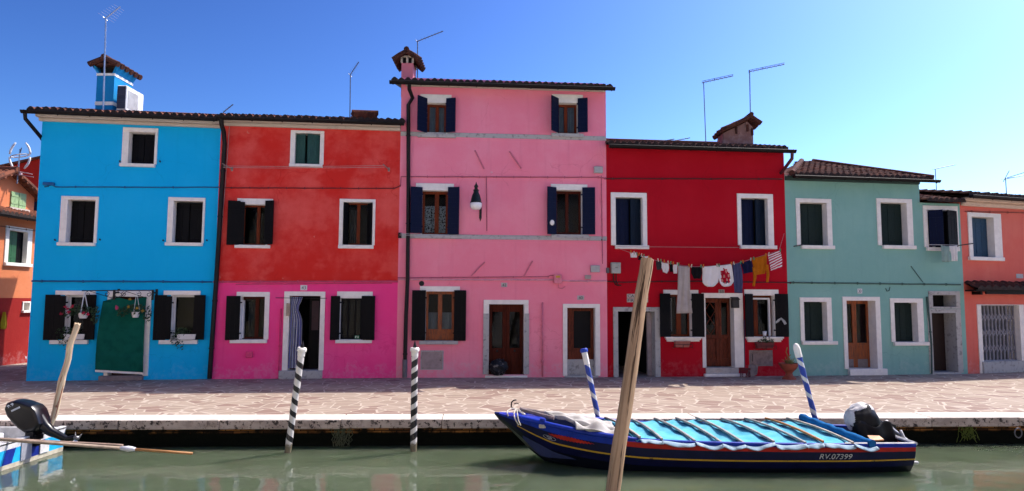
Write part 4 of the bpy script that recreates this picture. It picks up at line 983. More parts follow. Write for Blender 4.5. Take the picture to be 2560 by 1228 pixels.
# ------------------------------------------------------------------ unseen houses at the photographer's back, added to bounce warm light to the fronts
_opp = [('white', (.82, .78, .72)), ('cream', (.80, .70, .56)), ('pale yellow', (.82, .72, .48)), ('chalk white', (.84, .81, .77)), ('ivory', (.82, .76, .64)), ('pale peach', (.82, .66, .52))]
_x = -48.0
for k in range(12):
    nm, col = _opp[(k*5) % 6]; wd = 7.2+1.6*((k*7) % 3)/2; ht = 8.2+1.2*((k*5) % 4)/3
    t = tag(empty('unseen_house', (_x+wd, -1.6, 0), PI), f'{nm} house behind the photographer, unseen, added for bounced light, number {k+1} from the left', 'house', 'unseen houses added for bounced light')
    q = Frame((_x+wd, -1.6, 0), (_x, -1.6, 0)); q.root = t; q.holes = []
    fr = []
    for fl_ in range(3):
        for c_ in range(2):
            u = wd*(.28+.44*c_); z = .9+2.65*fl_; q.holes.append((u-.42, u+.42, z, z+1.25)); fr.append((u, z))
    wall(q, 0, wd, ht, [plaster(nm.replace(' ', '_')+'_facing_paint', col, tuple(min(.9, v*1.05) for v in col), tuple(v*.8 for v in col), .5, 0, .2) if nm.replace(' ', '_')+'_facing_paint' not in MATS else MATS[nm.replace(' ', '_')+'_facing_paint']], ridge=ht+1.0)
    for u, z in fr:
        m2 = MB().ub(u-.42, u-.36, -.2, .02, z, z+1.25).ub(u+.36, u+.42, -.2, .02, z, z+1.25).ub(u-.36, u+.36, -.2, .02, z+1.19, z+1.25).ub(u-.36, u+.36, -.2, .06, z, z+.06); wo = m2.build('window', WHITE, t)
        MB().ub(u-.36, u+.36, -.16, -.12, z+.06, z+1.19).build('shutter', DGREEN, wo)
    MB().add([(-.1, -.35, ht), (wd+.1, -.35, ht), (wd+.1, 3, ht+1.05), (-.1, 3, ht+1.05), (-.1, 6.2, ht), (wd+.1, 6.2, ht)], [(0,1,2,3), (3,2,5,4)]).build('roof', TILE, t, solid=.1)
    _x += wd+.01
# ------------------------------------------------------------------ things on the facades and roofs
def scroll(c, r, turns=1.25, a0=0, s=1, n=22):
    return [(c[0]+r*(1-.75*k/n)*math.cos(a0+s*turns*2*PI*k/n), c[1], c[2]+r*(1-.75*k/n)*math.sin(a0+s*turns*2*PI*k/n)) for k in range(n+1)]
# hanging iron bracket over the blue door
u0, z0 = A.uz(205, 727, .3); u1, z1 = A.uz(384, 726, .3); L = u1-u0
br = tag(empty('flower_bracket', A.world(u0, 0, z0), A.rz), 'black wrought iron scroll bracket over the green curtained door', 'iron bracket')
mb = MB(); mb.tube([(0, -.30, 0), (L, -.30, z1-z0)], .013, 6)
for x, s in ((.15, 1), (.62, -1), (1.05, 1), (1.42, -1), (L-.12, -1)):
    mb.tube(scroll((x, -.30, -.085), .07, 1.2, PI/2, s), .008, 5)
for x in (.9,): mb.tube([(x-.1, -.30, -.10), (x, -.30, -.01), (x+.1, -.30, -.10), (x, -.30, -.19), (x-.1, -.30, -.10)], .008, 5)
for a, b in ((.2, .75), (1.1, .95), (1.1, L-.15)): mb.tube([(a, -.30, -.01), (b, -.30, -.19)], .008, 5)
mb.build('scrollwork', IRON, br)
for x in (.80, L-.02): MB().box(x-.02, x+.02, -.30, 0, -.06, -.02).box(x-.025, x+.025, -.31, -.27, -.24, .03).box(x-.03, x+.03, -.02, 0, -.28, .06).build('arm', IRON, br)
def hanging(px, pz, r, h_, label, flowers, strap, seed):
    random.seed(seed); u, z = A.uz(px, pz, .33)
    t = tag(empty('hanging_planter', A.world(u, .33, z), A.rz), label, 'hanging plant', 'hanging planters over the blue house door')
    MB().lathe([(r*.72, -h_/2), (r*.95, -h_*.1), (r, h_/2), (r*.93, h_/2), (r*.85, h_*.3)], 18).build('pot', WPLAS, t, smooth=True, angle=50)
    zz_ = z0-z-.02; mb = MB()
    for k in range(3): a = k*2*PI/3+.4; mb.tube([(r*math.cos(a), r*math.sin(a), h_/2), (.0, 0, zz_)], .006 if not strap else .012, 5)
    mb.build('hanger', WPLAS, t)
    f = MB(); f.leaves((-.05, 0, h_*.9), (.30, .18, .16), 170, .075); f.leaves((-.34, -.02, h_*.45), (.16, .1, .13), 60, .07); f.leaves((.30, -.02, h_*.1), (.12, .1, .26), 70, .07)
    f.build('foliage', LEAF, t)
    for k, (x, y, zf, m) in enumerate(flowers):
        q = MB(); q.leaves((x, y, zf), (.035, .03, .035), 12, .06); q.build('flower', m, t)
hanging(208, 789, .115, .15, 'white hanging pot with red flowers in front of the left window of the blue house', [(-.36, -.1, .18, PETR), (-.50, -.1, .05, PETR), (-.42, -.05, .22, PETR), (-.30, -.12, .08, PETR), (.17, -.12, .04, PETR), (.05, -.14, .07, PETR), (-.24, -.1, .24, PETR)], True, 3)
hanging(339, 787, .095, .15, 'white hanging pot with yellow and pink flowers before the green door curtain', [(-.48, -.05, .22, PETP), (-.45, -.08, .18, PETP), (-.15, -.12, .2, PETY), (.06, -.12, .16, PETY), (-.12, -.1, .42, PETY), (.2, -.1, .1, PETY)], False, 5)
def sill_box(h, px, py, w_, label, seed, hang=True, mat=None):
    random.seed(seed); u, z = h.uz(px, py, .10)
    t = tag(empty('planter', h.world(u, .06, z), h.rz), label, 'planter', 'planters on the window sills')
    MB().add([(-w_/2+.02,-.06,0),(w_/2-.02,-.06,0),(w_/2-.02,.06,0),(-w_/2+.02,.06,0),(-w_/2,-.075,.14),(w_/2,-.075,.14),(w_/2,.075,.14),(-w_/2,.075,.14)], [(3,2,1,0),(0,1,5,4),(1,2,6,5),(2,3,7,6),(3,0,4,7)]).box(-w_/2-.008, w_/2+.008, -.085, -.074, .12, .145).build('trough', mat or WPLAS, t)
    f = MB(); f.leaves((-w_*.35, -.03, .2), (w_*.6, .1, .14), 120, .06); f.leaves((-w_*.55, -.07, .02), (w_*.3, .06, .2), 70, .055)
    if hang: f.leaves((-w_*.25, -.10, -.16), (.10, .04, .16), 40, .05)
    f.build('foliage', LEAF, t)
sill_box(A, 186, 849, .5, 'white trough with dark trailing plant on the sill behind the leaning stake', 11)
sill_box(A, 466, 849, .48, 'white trough with dark trailing plant on the sill right of the green curtain', 12)
# green curtain
u0, zt = A.uz(262, 744, .12); ul, zl = A.uz(243, 930, .12); ur, zr2 = A.uz(358, 937, .12); uc0 = A.uz(243, 860, .12)[0]
mb = MB(); cz = A.uz(310, 742, .1)[1]
def gfn(a, b):
    left = u0-.02+(ul-u0-.02)*min(1, b*1.6)**.7; right = A.uz(366, 745, .1)[0]+(ur-A.uz(366, 745, .1)[0])*max(0, (b-.45)/.55)**1.2
    z = cz-.10*max(0, 1-abs(a-.62)/.36)*(1-b)-b*(cz-(zl+(zr2-zl)*a))
    if b < .05: z -= .12*max(0, (.35-a)/.35)
    y = -.10-.05*math.sin(b*PI)-.012*math.sin(a*11+b*2)-(.02 if b > .74 else 0)-.02*math.sin(a*5+1)*b
    return (left+(right-left)*a, y, z)
mb.grid(gfn, 40, 34, mif=lambda a, b: 1 if b > .965 else 0)
for v_ in range(len(mb.v)): mb.v[v_] = (mb.v[v_][0]-u0, mb.v[v_][1]+.0, mb.v[v_][2]-cz)
A.one(mb, 'door_curtain', [cloth_mat('dark_green_canvas', (.007, .115, .08), (.004, .085, .06), .15), WHITE], u0, 0, cz, 'dark green canvas curtain with a white hem covering the blue house door', 'curtain', smooth=True)
plate(A, (318,727,334,738), '33', 'small white number plate half hidden by the iron scroll bracket')
# cables
BLC = M('blue_cable', (.004, .11, .30), .6); RDC = M('red_cable', (.20, .015, .02), .6); MGC = M('rosy_conduit', (.62, .07, .15), .6); PKC = M('pink_cable', (.50, .11, .17), .6); STAY = M('pink_painted_iron', (.66, .17, .24), .6); DRC = M('dark_red_cable', (.08, .004, .01), .6); SGC = M('sage_cable', (.06, .13, .11), .6)
cable(A, [(112,468),(130,462),(140,468),(552,469)], .016, BLC, 'thin blue cable along the blue house between second and third floor', clips=5)
wbox(A, (110,457,138,464), .08, BLC, 'cable_box', 'small blue cable box at the left corner of the blue house', 'junction box')
cable(A, [(80,703),(531,705)], .024, BLC, 'thick blue cable along the blue house above its ground floor', clips=4)
cable(B, [(556,470),(985,472),(1001,465)], .016, RDC, 'dark red cable with clips below the green shuttered window', clips=2)
cable(B, [(534,705),(995,704)], .026, MGC, 'rosy conduit on the line between red and magenta paint', clips=4)
cable(B, [(590,711),(980,708)], .012, MGC, 'thin rosy conduit just below the colour line of the red house', d=.015)
cable(B, [(575,305),(563,470),(548,660),(546,700)], .009, M('pale_cable', (.45, .30, .27), .7), 'pale thin cable running down the red house beside the black downpipe', d=.02)
cable(C, [(1001,467),(1003,442),(1495,444),(1513,446)], .017, PKC, 'pink cable with many clips under the third floor of the pink house', clips=2)
cable(C, [(1216,441),(1217,578)], .014, PKC, 'pink cable running down beside the street lamp', clips=2)
cable(C, [(1503,440),(1506,660)], .011, PKC, 'pink cable running down the right edge of the pink house', clips=2)
cable(C, [(995,699),(1385,700),(1420,703),(1517,703)], .026, M('pale_pink_conduit', (.74, .30, .38), .6), 'pale pink conduit across the pink house above its doors', clips=3)
cable(C, [(995,695),(1370,692),(1376,689),(1403,690)], .014, PKC, 'thin pink conduit just above the pale one on the pink house', clips=4)
cable(D, [(1511,447),(1955,448)], .020, DRC, 'dark red cable high across the dark red house', clips=6)
cable(D, [(1517,704),(1560,706),(1700,703),(1975,707)], .018, DRC, 'dark red cable above the doors of the dark red house', clips=5)
cable(E, [(1975,706),(1990,707),(2400,712)], .024, SGC, 'sage green pipe across the green house above door 30', clips=3)
cable(E, [(2276,666),(2306,706)], .012, SGC, 'short slanting sage pipe stub on the green house below its lower bay', d=.03)
cable(E, [(2213,721),(2216,728),(2222,727),(2224,718)], .012, SGC, 'small sage cable loop on the green house right of plate 30', d=.02)
cable(Fh, [(2412,529),(2700,536)], .018, M('salmon_cable', (.30, .07, .05), .7), 'salmon cable under the cornice of the orange house', clips=3)
cable(K, [(-40,560),(90,578)], .016, M('brown_cable', (.14, .05, .03), .7), 'brown cable above the window of the corner house', clips=3)
for (p, q_, lab) in (((1187,377),(1210,423),'slanting pink iron stay left on the pink house under the top floor'), ((1273,379),(1303,422),'slanting pink iron stay right of its twin under the top floor of the pink house'), ((1212,656),(1178,690),'slanting pink iron stay under the street lamp'), ((1331,653),(1308,694),'slanting pink iron stay right of the street lamp above the conduit')):
    cable(C, [p, q_], .020, STAY, lab, name='wall_stay', d=.03, cat='iron stay', group='old iron stays on the pink house')
pt = C.uz(1356, 756); pb = C.uz(1355, 943)
mb = MB().tube([(0, -.04, 0), (0, -.04, pb[1]-pt[1]+.02)], .022, 8).box(-.04, .04, -.07, 0, -1.72, -1.66)
C.one(mb, 'gas_pipe', M('pink_pipe_paint', (.72, .19, .26), .6), pt[0], 0, pt[1], 'pink gas pipe standing between door 42 and door 40', 'pipe', smooth=True)
# drying rods on the red house
RUST = M('rusty_rod', (.30, .22, .19), .6, .4, 20)
for (p, q_, lab) in (((580,423),(556,409),'rusty drying bracket at the left end of the red house line'), ((972,424),(958,411),'rusty drying bracket at the right end of the red house line')):
    a = B.uz(*p); b = B.uz(*q_, .45); mb = MB().tube([(0, 0, 0), (b[0]-a[0], -.45, b[1]-a[1])], .016, 6).box(-.03, .03, -.01, 0, -.06, .06)
    B.one(mb, 'drying_bracket', RUST, a[0], 0, a[1], lab, 'bracket', 'drying line brackets')
for y, lab in ((415, 'upper drying cord across the red house under its green window'), (419, 'lower drying cord across the red house under its green window')):
    a = B.uz(558, y, .4); b = B.uz(962, y-1, .4); mb = MB().tube([((b[0]-a[0])*k/8, 0, (b[1]-a[1])*k/8-.02*math.sin(k/8*PI)) for k in range(9)], .006, 5)
    B.one(mb, 'drying_line', M('pale_cord', (.45, .3, .28), .8), a[0], .4, a[1], lab, 'cord')
a = C.uz(998, 589); b = C.uz(1500, 600, .1); mb = MB().tube([(.0, -.0, 0), (.03, -.42, .02)], .022, 6).box(-.05, .05, -.01, 0, -.08, .08)
C.one(mb, 'drying_bracket', IRON, a[0]+.02, .02, a[1], 'black drying bracket at the left end of the lower belt of the pink house', 'bracket', 'drying line brackets')
a2 = C.uz(1505, 600); mb = MB().tube([(.0, -.0, 0), (-.10, -.42, -.04)], .022, 6)
C.one(mb, 'drying_bracket', IRON, a2[0], .02, a2[1], 'black drying bracket at the right end of the lower belt of the pink house', 'bracket', 'drying line brackets')
for dz, lab in ((.02, 'upper pale drying cord along the lower belt of the pink house'), (-.02, 'lower pale drying cord along the lower belt of the pink house')):
    mb = MB().tube([((a2[0]-a[0]-.1)*k/10, 0, (a2[1]-a[1])*k/10-.05*math.sin(k/10*PI)+dz) for k in range(11)], .006, 5); C.one(mb, 'drying_line', M('white_cord', (.6, .58, .58), .8), a[0]+.05, .40, a[1], lab, 'cord')
# boxes
wbox(C, (1484,418,1505,434), .12, GREYP, 'junction_box', 'grey junction box high on the right edge of the pink house', 'junction box')
wbox(C, (1476,664,1498,681), .10, GREYP, 'junction_box', 'grey junction box low on the right edge of the pink house', 'junction box')
wbox(C, (1462,688,1477,698), .06, M('tan_plastic', (.40, .33, .31), .6), 'alarm_box', 'small tan slotted box above the number 40', 'box')
wbox(C, (1384,686,1403,709), .12, M('pink_box', (.76, .22, .29), .6), 'gas_meter', 'pink gas box with a yellow sticker above between doors 42 and 40', 'gas meter',
     extra=lambda o, hw, hh, d: (MB().box(-.06, .06, -d-.003, -d, .03, .09).build('sticker', M('yellow_sticker', (.6, .35, .02), .6), o), MB().tube([(.02, -.04, -hh), (.03, -.04, -hh-.12), (.14, -.04, -hh-.15), (.22, -.04, -hh-.08)], .014, 6).build('hook_pipe', MATS['pink_pipe_paint'], o)))
u, z = C.uz(1054, 709); mb = MB().lathe([(.075, 0), (.075, .03), (.05, .03), (.05, .004)], 14); o = C.one(mb, 'wall_vent', IRON, u, .0, z, 'round black vent hole above the ground floor window of the pink house', 'vent'); o.rotation_euler = (PI/2, 0, C.rz)
wbox(C, (1054,879,1106,922), .022, M('tan_meter_door', (.36, .27, .26), .55), 'meter_cabinet', 'tan meter cabinet door low on the pink house behind the second striped pole', 'meter cabinet',
     extra=lambda o, hw, hh, d: (MB().box(-hw-.03, hw+.03, -.008, 0, -hh-.03, hh+.03).build('frame', STONE, o), MB().tube([(hw-.06, -d-.006, 0), (hw-.06, -d, 0)], .015, 8).build('lock', IRON, o)))
def pipes2(o, hw, hh, d):
    for x in (-.06, .02): MB().tube([(x, -.05, -hh), (x+.0, -.05, -hh-.2), (x+.06, -.04, -hh-.33), (x+.16, -.02, -hh-.36)], .014, 6).build('lead', IRON, o)
    MB().box(-hw+.02, hw-.02, -d-.004, -d, hh-.03, hh-.02).box(-.03, .06, -d-.004, -d, -.0, .02).build('lid_seam', M('dark_seam', (.2, .2, .19), .6), o)
wbox(D, (1526,657,1549,684), .14, M('khaki_box', (.40, .40, .36), .55), 'junction_box', 'large khaki electrical box with black leads at left of the dark red house', 'junction box', extra=pipes2)
wbox(D, (1515,670,1522,683), .08, M('dark_grey_box', (.13, .13, .14), .55), 'junction_box', 'small dark grey box left of the khaki electrical box', 'junction box')
# street sign half hidden by the foreground post
def stile(q, txt, lab, w_):
    o = plate(D, q, '', lab, col=M('sign_plaster', (.48, .43, .38), .8), name='street_sign'); u0, u1, z0, z1 = D.rect(q); a, b, _, _ = D.rect((q[0]+2, q[1], q[0]+2+w_, q[3]))
    text_mesh('lettering', txt, (z1-z0)*.68, INK, o, ((a+b)/2-(u0+u1)/2, -.0155, 0), width=b-a)
stile((1567,735,1620,745), 'CAL', 'upper plaster street sign with black capitals beginning CAL, partly hidden by the post', 22)
stile((1567,746,1620,756), 'FR', 'lower plaster street sign with black capitals beginning FR, partly hidden by the post', 16)
# planters, broom, letterbox, cloth at the dark red house
def wall_planter(q, lab, mat, plant, seed):
    u0, u1, z0, z1 = D.rect(q, .1); random.seed(seed)
    t = tag(empty('wall_planter', D.world((u0+u1)/2, .02, z0), D.rz), lab, 'planter', 'planters under the windows of the dark red house'); hw = (u1-u0)/2; hh = z1-z0
    MB().add([(-hw+.03,-.15,0),(hw-.03,-.15,0),(hw-.03,-.01,0),(-hw+.03,-.01,0),(-hw,-.18,hh),(hw,-.18,hh),(hw,-.01,hh),(-hw,-.01,hh)], [(3,2,1,0),(0,1,5,4),(1,2,6,5),(2,3,7,6),(3,0,4,7)]).box(-hw-.01, hw+.01, -.19, -.175, hh-.02, hh+.005).build('trough', mat, t)
    mb = MB().tube([(-hw-.05, -.2, hh*.45), (hw+.05, -.2, hh*.45)], .008, 5)
    for x in (-hw-.05, 0, hw+.05): mb.tube([(x, -.2, hh*.45), (x, -.2, -.02), (x, 0, -.02)], .008, 5)
    mb.build('holder', IRON, t)
    if plant: f = MB(); f.leaves((.05, -.1, hh+.06), (hw, .09, .12), 130, .06); f.build('foliage', LEAF, t)
wall_planter((1686,853,1723,868), 'empty salmon trough under the window left of carved door 33', M('salmon_trough', (.40, .13, .10), .75), False, 1)
wall_planter((1889,857,1932,871), 'dark red trough with a bushy plant under the window right of carved door 33', M('wine_trough', (.16, .03, .03), .75), True, 2)
u, z = D.uz(1912, 841, .06); random.seed(4)
mb = MB().lathe([(.045, 0), (.062, .14), (.055, .14), (.05, .10)], 14); D.one(mb, 'flower_pot', WPLAS, u, .05, z+.01, 'small white pot on the sill right of carved door 33', 'pot', smooth=True)
a = D.uz(1867, 800, .25); b = D.uz(1863, 918, .45)
t = tag(empty('broom', D.world(b[0], .42, 0.0), D.rz), 'broom with dark red head leaning right of carved door 33', 'broom')
MB().tube([(0, 0, .28), (a[0]-b[0], .34, a[1])], .013, 6).build('handle', M('dark_blue_handle', (.02, .02, .06), .5), t)
mb = MB().box(-.16, .16, -.03, .03, .22, .28)
for k in range(26): x = -.15+.3*k/25; mb.tube([(x, random.uniform(-.02, .02), .22), (x*1.1, random.uniform(-.05, .05), .02)], .006, 4)
mb.build('head', M('dark_red_bristle', (.10, .008, .015), .7), t)
wbox(D, (1826,748,1843,770), .12, M('black_letterbox_paint', (.015, .012, .012), .5), 'letterbox', 'black letterbox hung inside the frame of carved door 33', 'letterbox', off=.03,
     extra=lambda o, hw, hh, d: MB().add([(-hw-.02, -d-.02, hh-.02), (hw+.02, -d-.02, hh-.02), (hw+.02, 0, hh+.06), (-hw-.02, 0, hh+.06)], [(0,1,2,3)]).build('lid', IRON, o, solid=.01))
u, z = D.uz(1951, 802, .12); mb = MB()
mb.add([(-.17, 0, -.06), (-.08, -.02, .04), (.01, -.05, .09), (.03, -.03, .06), (-.04, -.01, -.02), (-.13, .0, -.08)], [(0,1,2,3,4,5)]); mb.add([(.0, -.05, .10), (.14, -.02, .0), (.20, .0, -.09), (.13, .0, -.12), (.06, -.02, -.02), (.0, -.04, .05)], [(5,4,3,2,1,0)])
D.one(mb, 'cleaning_rag', cloth_mat('grey_rag_cloth', (.5, .52, .52)), u, .11, z, 'folded pale grey rag hung on the rightmost black shutter of the dark red house', 'rag', solid=.012)
wbox(D, (1876,879,1930,912), .015, M('patched_meter_door', (.27, .19, .17), .8, .4, 7, .3), 'meter_cabinet', 'patched grey meter cabinet door low on the dark red house', 'meter cabinet',
     extra=lambda o, hw, hh, d: (MB().box(-hw-.04, hw+.02, -.006, 0, -hh-.04, hh+.04).add([(-hw-.06, -.005, -hh), (-.1, -.005, -hh-.02), (-.14, -.005, -hh-.28), (-hw+.05, -.005, -hh-.36), (-hw-.12, -.005, -hh-.36)], [(4,3,2,1,0)]).build('patch', M('bare_patch_render', (.25, .20, .19), .9, .4, 9, .4), o), MB().box(-hw+.05, -hw+.07, -d-.004, -d, -.1, .12).build('hinge', IRON, o)))
# terracotta urn with plant at the corner
p = G(1973, 948); ur_ = tag(empty('terracotta_urn', p), 'terracotta pedestal pot with a spiky plant at the corner of the dark red house', 'plant pot')
MB().lathe([(.20, 0), (.19, .03), (.11, .10), (.09, .17), (.12, .22), (.20, .29), (.24, .36), (.25, .41), (.255, .41), (.275, .40), (.28, .45), (.25, .455), (.235, .43), (.2, .40)], 24).build('pot', TERRA, ur_, smooth=True, angle=40)
f = MB(); random.seed(9)
for k in range(46):
    a = random.uniform(0, 2*PI); l_ = random.uniform(.12, .30); tl = random.uniform(.2, 1.1); d_ = Vector((math.cos(a)*tl, math.sin(a)*tl, 1)).normalized(); q_ = Vector((random.uniform(-.06, .1), random.uniform(-.08, .08), .44)); n_ = d_.orthogonal().normalized()*.014
    f.add([q_-n_, q_+n_, q_+d_*l_*.6+n_*.7, q_+d_*l_+Vector((0, 0, -.03)), q_+d_*l_*.6-n_*.7], [(0,1,2,3,4)])
f.tube([(-.02, 0, .42), (.0, 0, .62), (-.06, .02, .76), (-.03, 0, .9)], .012, 5); f.tube([(.0, 0, .62), (.07, 0, .7)], .01, 5)
f.build('foliage', LEAFY, ur_)
# rubbish bag in doorway 42
u, z = C.uz(1246, 936); random.seed(21)
t = tag(empty('rubbish_bag', C.world(u-.02, .04, .065), C.rz), 'crumpled dark patterned bag sitting in the doorway of number 42', 'bag')
mb = MB()
def bag(a, b):
    th = a*2*PI; ph = b*PI; r = 1+.10*math.sin(3*th+1)+.08*math.sin(5*th+4*ph)+.07*math.sin(9*ph+2*th)+.05*math.sin(11*th+7*ph)
    sx = .25*(1-.12*math.cos(ph)); return (sx*r*math.sin(ph)*math.cos(th), .16*r*math.sin(ph)*math.sin(th), max(0, .20-.23*r*math.cos(ph)*(1 if b > .5 else .9)))
mb.grid(bag, 40, 24)
mb.build('bag_body', M('dark_bag_plastic', (.012, .012, .014), .5, 0, 7, .5, 25, spec=.2, col2=(.14, .125, .12), lo=.55, hi=.62), t, smooth=True)
mb = MB(); mb.tube([(.1, -.02, .34), (.12, -.03, .42), (.17, -.02, .44)], [.04, .02, .05], 7); mb.build('bag_knot', MATS['dark_bag_plastic'], t, smooth=True)
# street lamp
u, z = C.uz(1190, 508, .55); ub_, zb_ = C.uz(1201, 545)
lt = tag(empty('street_lamp', C.world(ub_, 0, zb_), C.rz), 'dark green bell shaped street lamp with white globe on the pink wall', 'street lamp')
LG = M('dark_green_iron', (.012, .022, .018), .4, .3, 20, .1, 60, metal=.3); dx = u-ub_; dz = z-zb_
mb = MB(); mb.box(-.035, .035, -.03, 0, -.02, .36); mb.lathe([(.005, -.1), (.03, -.02)], 8, (0, -.02, 0))
mb.tube([(0, -.02, .30), (0, -.25, .36), (dx*.4, -.42, .52), (dx*.9, -.52, .72), (dx, -.55, .80), (dx, -.55, dz+.40)], .018, 7); mb.tube([(0, -.02, .05), (0, -.18, .16), (dx*.4, -.36, .42)], .012, 6); mb.build('arm', LG, lt, smooth=True, angle=50)
c = (dx, -.55, dz)
MB().lathe([(.165, .0), (.17, .025), (.15, .05), (.14, .12), (.115, .22), (.075, .30), (.07, .35), (.09, .37), (.06, .39), (.04, .43), (.055, .46), (.06, .49), (.035, .52), (.015, .57), (.004, .61)], 20, c).build('hood', LG, lt, smooth=True, angle=45)
MB().lathe([(.165, .005), (.172, -.05), (.16, -.12), (.11, -.18), (.01, -.195)], 20, c).build('globe', M('opal_glass', (.88, .87, .85), .25, .1, 10, 0), lt, smooth=True)

# ------------------------------------------------------------------ washing lines
def W3(x, y): u, z = D.uz(x, y, .75); return u, z
LINE = [(1541,618,.1), (1575,630,.75), (1640,650,.75), (1690,661,.75), (1740,667,.75), (1800,664,.75), (1850,657,.75), (1900,642,.75), (1952,626,.75)]
pts = []
for x, y, o_ in LINE: u, z = D.uz(x, y, o_); pts.append(Vector((u, -o_, z)))
b0 = pts[0].copy(); ln = [p-b0 for p in pts]; ue, ze2 = D.uz(1966, 578, .02); ln.append(Vector((ue, -.02, ze2))-b0)
o = D.one(MB().tube(ln, .006, 5), 'washing_line', M('pale_cord', (.45, .3, .28)), b0.x, 0, b0.z, 'sagging washing line with clothes in front of the dark red house', 'washing line')
a = D.uz(1540, 617, .1); b = D.uz(1850, 619, .12); o = D.one(MB().tube([(0, 0, 0), (b[0]-a[0], 0, b[1]-a[1])], .006, 5), 'washing_line', MATS['pale_cord'], a[0], .14, a[1], 'straight empty line stretched between the two upper sills of the dark red house', 'washing line')
def liney(x):
    for i in range(1, len(LINE)-1):
        if LINE[i][0] <= x <= LINE[i+1][0]:
            t = (x-LINE[i][0])/(LINE[i+1][0]-LINE[i][0]); return LINE[i][1]+(LINE[i+1][1]-LINE[i][1])*t
    return LINE[-1][1]
def cloth(h, off, rows, mats, label, cat, name, amp=.02, nf=2.5, mif=None, nx=14, extra=None, holes=None):
    """rows: (y, xl, xr) in measured coordinates from the pegs down; the sheet gets folds and thickness"""
    R_ = [(h.uz(xl, y, off), h.uz(xr, y, off)) for y, xl, xr in rows] if not isinstance(rows[0][0], tuple) else [(h.uz(*a, off), h.uz(*b, off)) for a, b in rows]
    o0 = ((R_[0][0][0]+R_[0][1][0])/2, max(R_[0][0][1], R_[0][1][1])); ph = random.random()*6; n = len(R_)-1; mb = MB()
    def fn(a, b):
        k = min(int(b*n), n-1); t = b*n-k; L = [R_[k][0][i]*(1-t)+R_[k+1][0][i]*t for i in (0, 1)]; Rr = [R_[k][1][i]*(1-t)+R_[k+1][1][i]*t for i in (0, 1)]
        x = L[0]+(Rr[0]-L[0])*a; z = L[1]+(Rr[1]-L[1])*a
        return (x-o0[0], amp*math.sin(a*nf*2*PI+ph+b)*(.35+.65*b)+amp*.4*math.sin(a*nf*4.3*PI+2*b*PI), z-o0[1]-(.012*math.sin(a*PI) if b == 0 else 0))
    mb.grid(fn, nx, n*5, mif=mif)
    if extra: extra(mb, o0)
    return h.one(mb, name, mats, o0[0], off, o0[1], label, cat, 'washing hung out to dry', smooth=True, solid=.006)
WC = cloth_mat('white_cotton', (.86, .84, .82), (.78, .76, .76)); GC = cloth_mat('beige_towel_cloth', (.52, .47, .44), (.44, .39, .37)); BC = cloth_mat('black_cotton', (.012, .012, .015)); NC = cloth_mat('navy_cotton', (.014, .016, .06)); SC_ = cloth_mat('slate_blue_cotton', (.085, .095, .20), (.06, .07, .15)); OC = cloth_mat('orange_cotton', (.55, .17, .01), (.45, .13, .008)); DG = cloth_mat('dark_grey_cotton', (.05, .05, .055))
def J(x, dy=1): return liney(x)+dy
cloth(D, .75, [(631,1575,1593), (637,1576,1593), (644,1577,1592)], WC, 'small white patterned briefs, leftmost on the washing line', 'laundry', 'briefs', .012)
cloth(D, .75, [(637,1595,1603), (645,1596,1604), (650,1595,1603)], BC, 'small black sock near the left end of the washing line', 'laundry', 'sock', .008)
cloth(D, .75, [(640,1606,1622), (648,1607,1624)], WC, 'short white cloth on the washing line just left of the post top', 'laundry', 'hanging_cloth', .012)
cloth(D, .75, [(652,1640,1653), (664,1640,1654), (675,1642,1653)], DG, 'dark grey cloth on the washing line just right of the post top', 'laundry', 'hanging_cloth', .014)
cloth(D, .75, [((1653,655),(1671,659)), ((1652,664),(1672,669)), ((1655,672),(1671,677)), ((1658,680),(1667,684))], WC, 'white briefs with dark trim between the dark grey cloth and black socks', 'laundry', 'briefs', .02)
cloth(D, .75, [(660,1674,1681), (670,1674,1682), (680,1675,1683)], BC, 'black sock between white briefs and white socks on the washing line', 'laundry', 'sock', .01)
cloth(D, .75, [(661,1683,1694), (672,1682,1693), (684,1684,1693)], WC, 'pair of white socks left of the long beige towel', 'laundry', 'socks', .014)
cloth(D, .75, [((1695,664),(1725,666)), ((1695,690),(1724,690)), ((1693,740),(1725,740)), ((1690,784),(1731,783))], GC, 'long beige towel hanging lowest on the washing line', 'laundry', 'towel', .03, 2.0)
cloth(D, .75, [(667,1728,1754), (684,1728,1755), (697,1734,1752)], BC, 'black top between the beige towel and white shirt', 'laundry', 'black_vest', .02)
shirt = [((1756,667),(1795,663)), ((1757,680),(1795,676)), ((1756,696),(1796,694)), ((1757,707),(1795,706)), ((1762,713),(1788,714)), ((1769,717),(1783,717))]
cloth(D, .75, shirt, WC, 'plain white undershirt hung upside down beside the printed one', 'laundry', 'undershirt', .025, 1.6)
shirt = [((1795,664),(1829,660)), ((1795,678),(1831,674)), ((1797,696),(1833,692)), ((1800,708),(1834,704)), ((1805,714),(1828,713)), ((1811,717),(1822,716))]
def prt(a, b):
    d = (a-.45)**2*3+(b-.40)**2*4.5; s_ = math.sin(a*19+1)*math.sin(b*23)
    return (0 if d > .34+.12*s_ else (2 if s_ > .45 and d < .3 else (3 if b > .55 and s_ < 0 else 1)))
cloth(D, .75, shirt, [WC, cloth_mat('red_print', (.45, .01, .03)), cloth_mat('orange_print', (.6, .3, .25)), NC], 'white shirt with a red and navy abstract print on the washing line', 'laundry', 'printed_shirt', .02, 1.5, mif=prt, nx=36)
cloth(D, .75, [((1831,660),(1850,657)), ((1833,680),(1855,678)), ((1834,710),(1857,710)), ((1836,732),(1856,733))], SC_, 'slate blue trousers hanging between the printed shirt and navy shorts', 'laundry', 'trousers', .025)
cloth(D, .75, [((1852,656),(1878,649)), ((1855,670),(1882,664)), ((1858,685),(1884,680))], NC, 'navy shorts between slate trousers and orange top', 'laundry', 'shorts', .025)
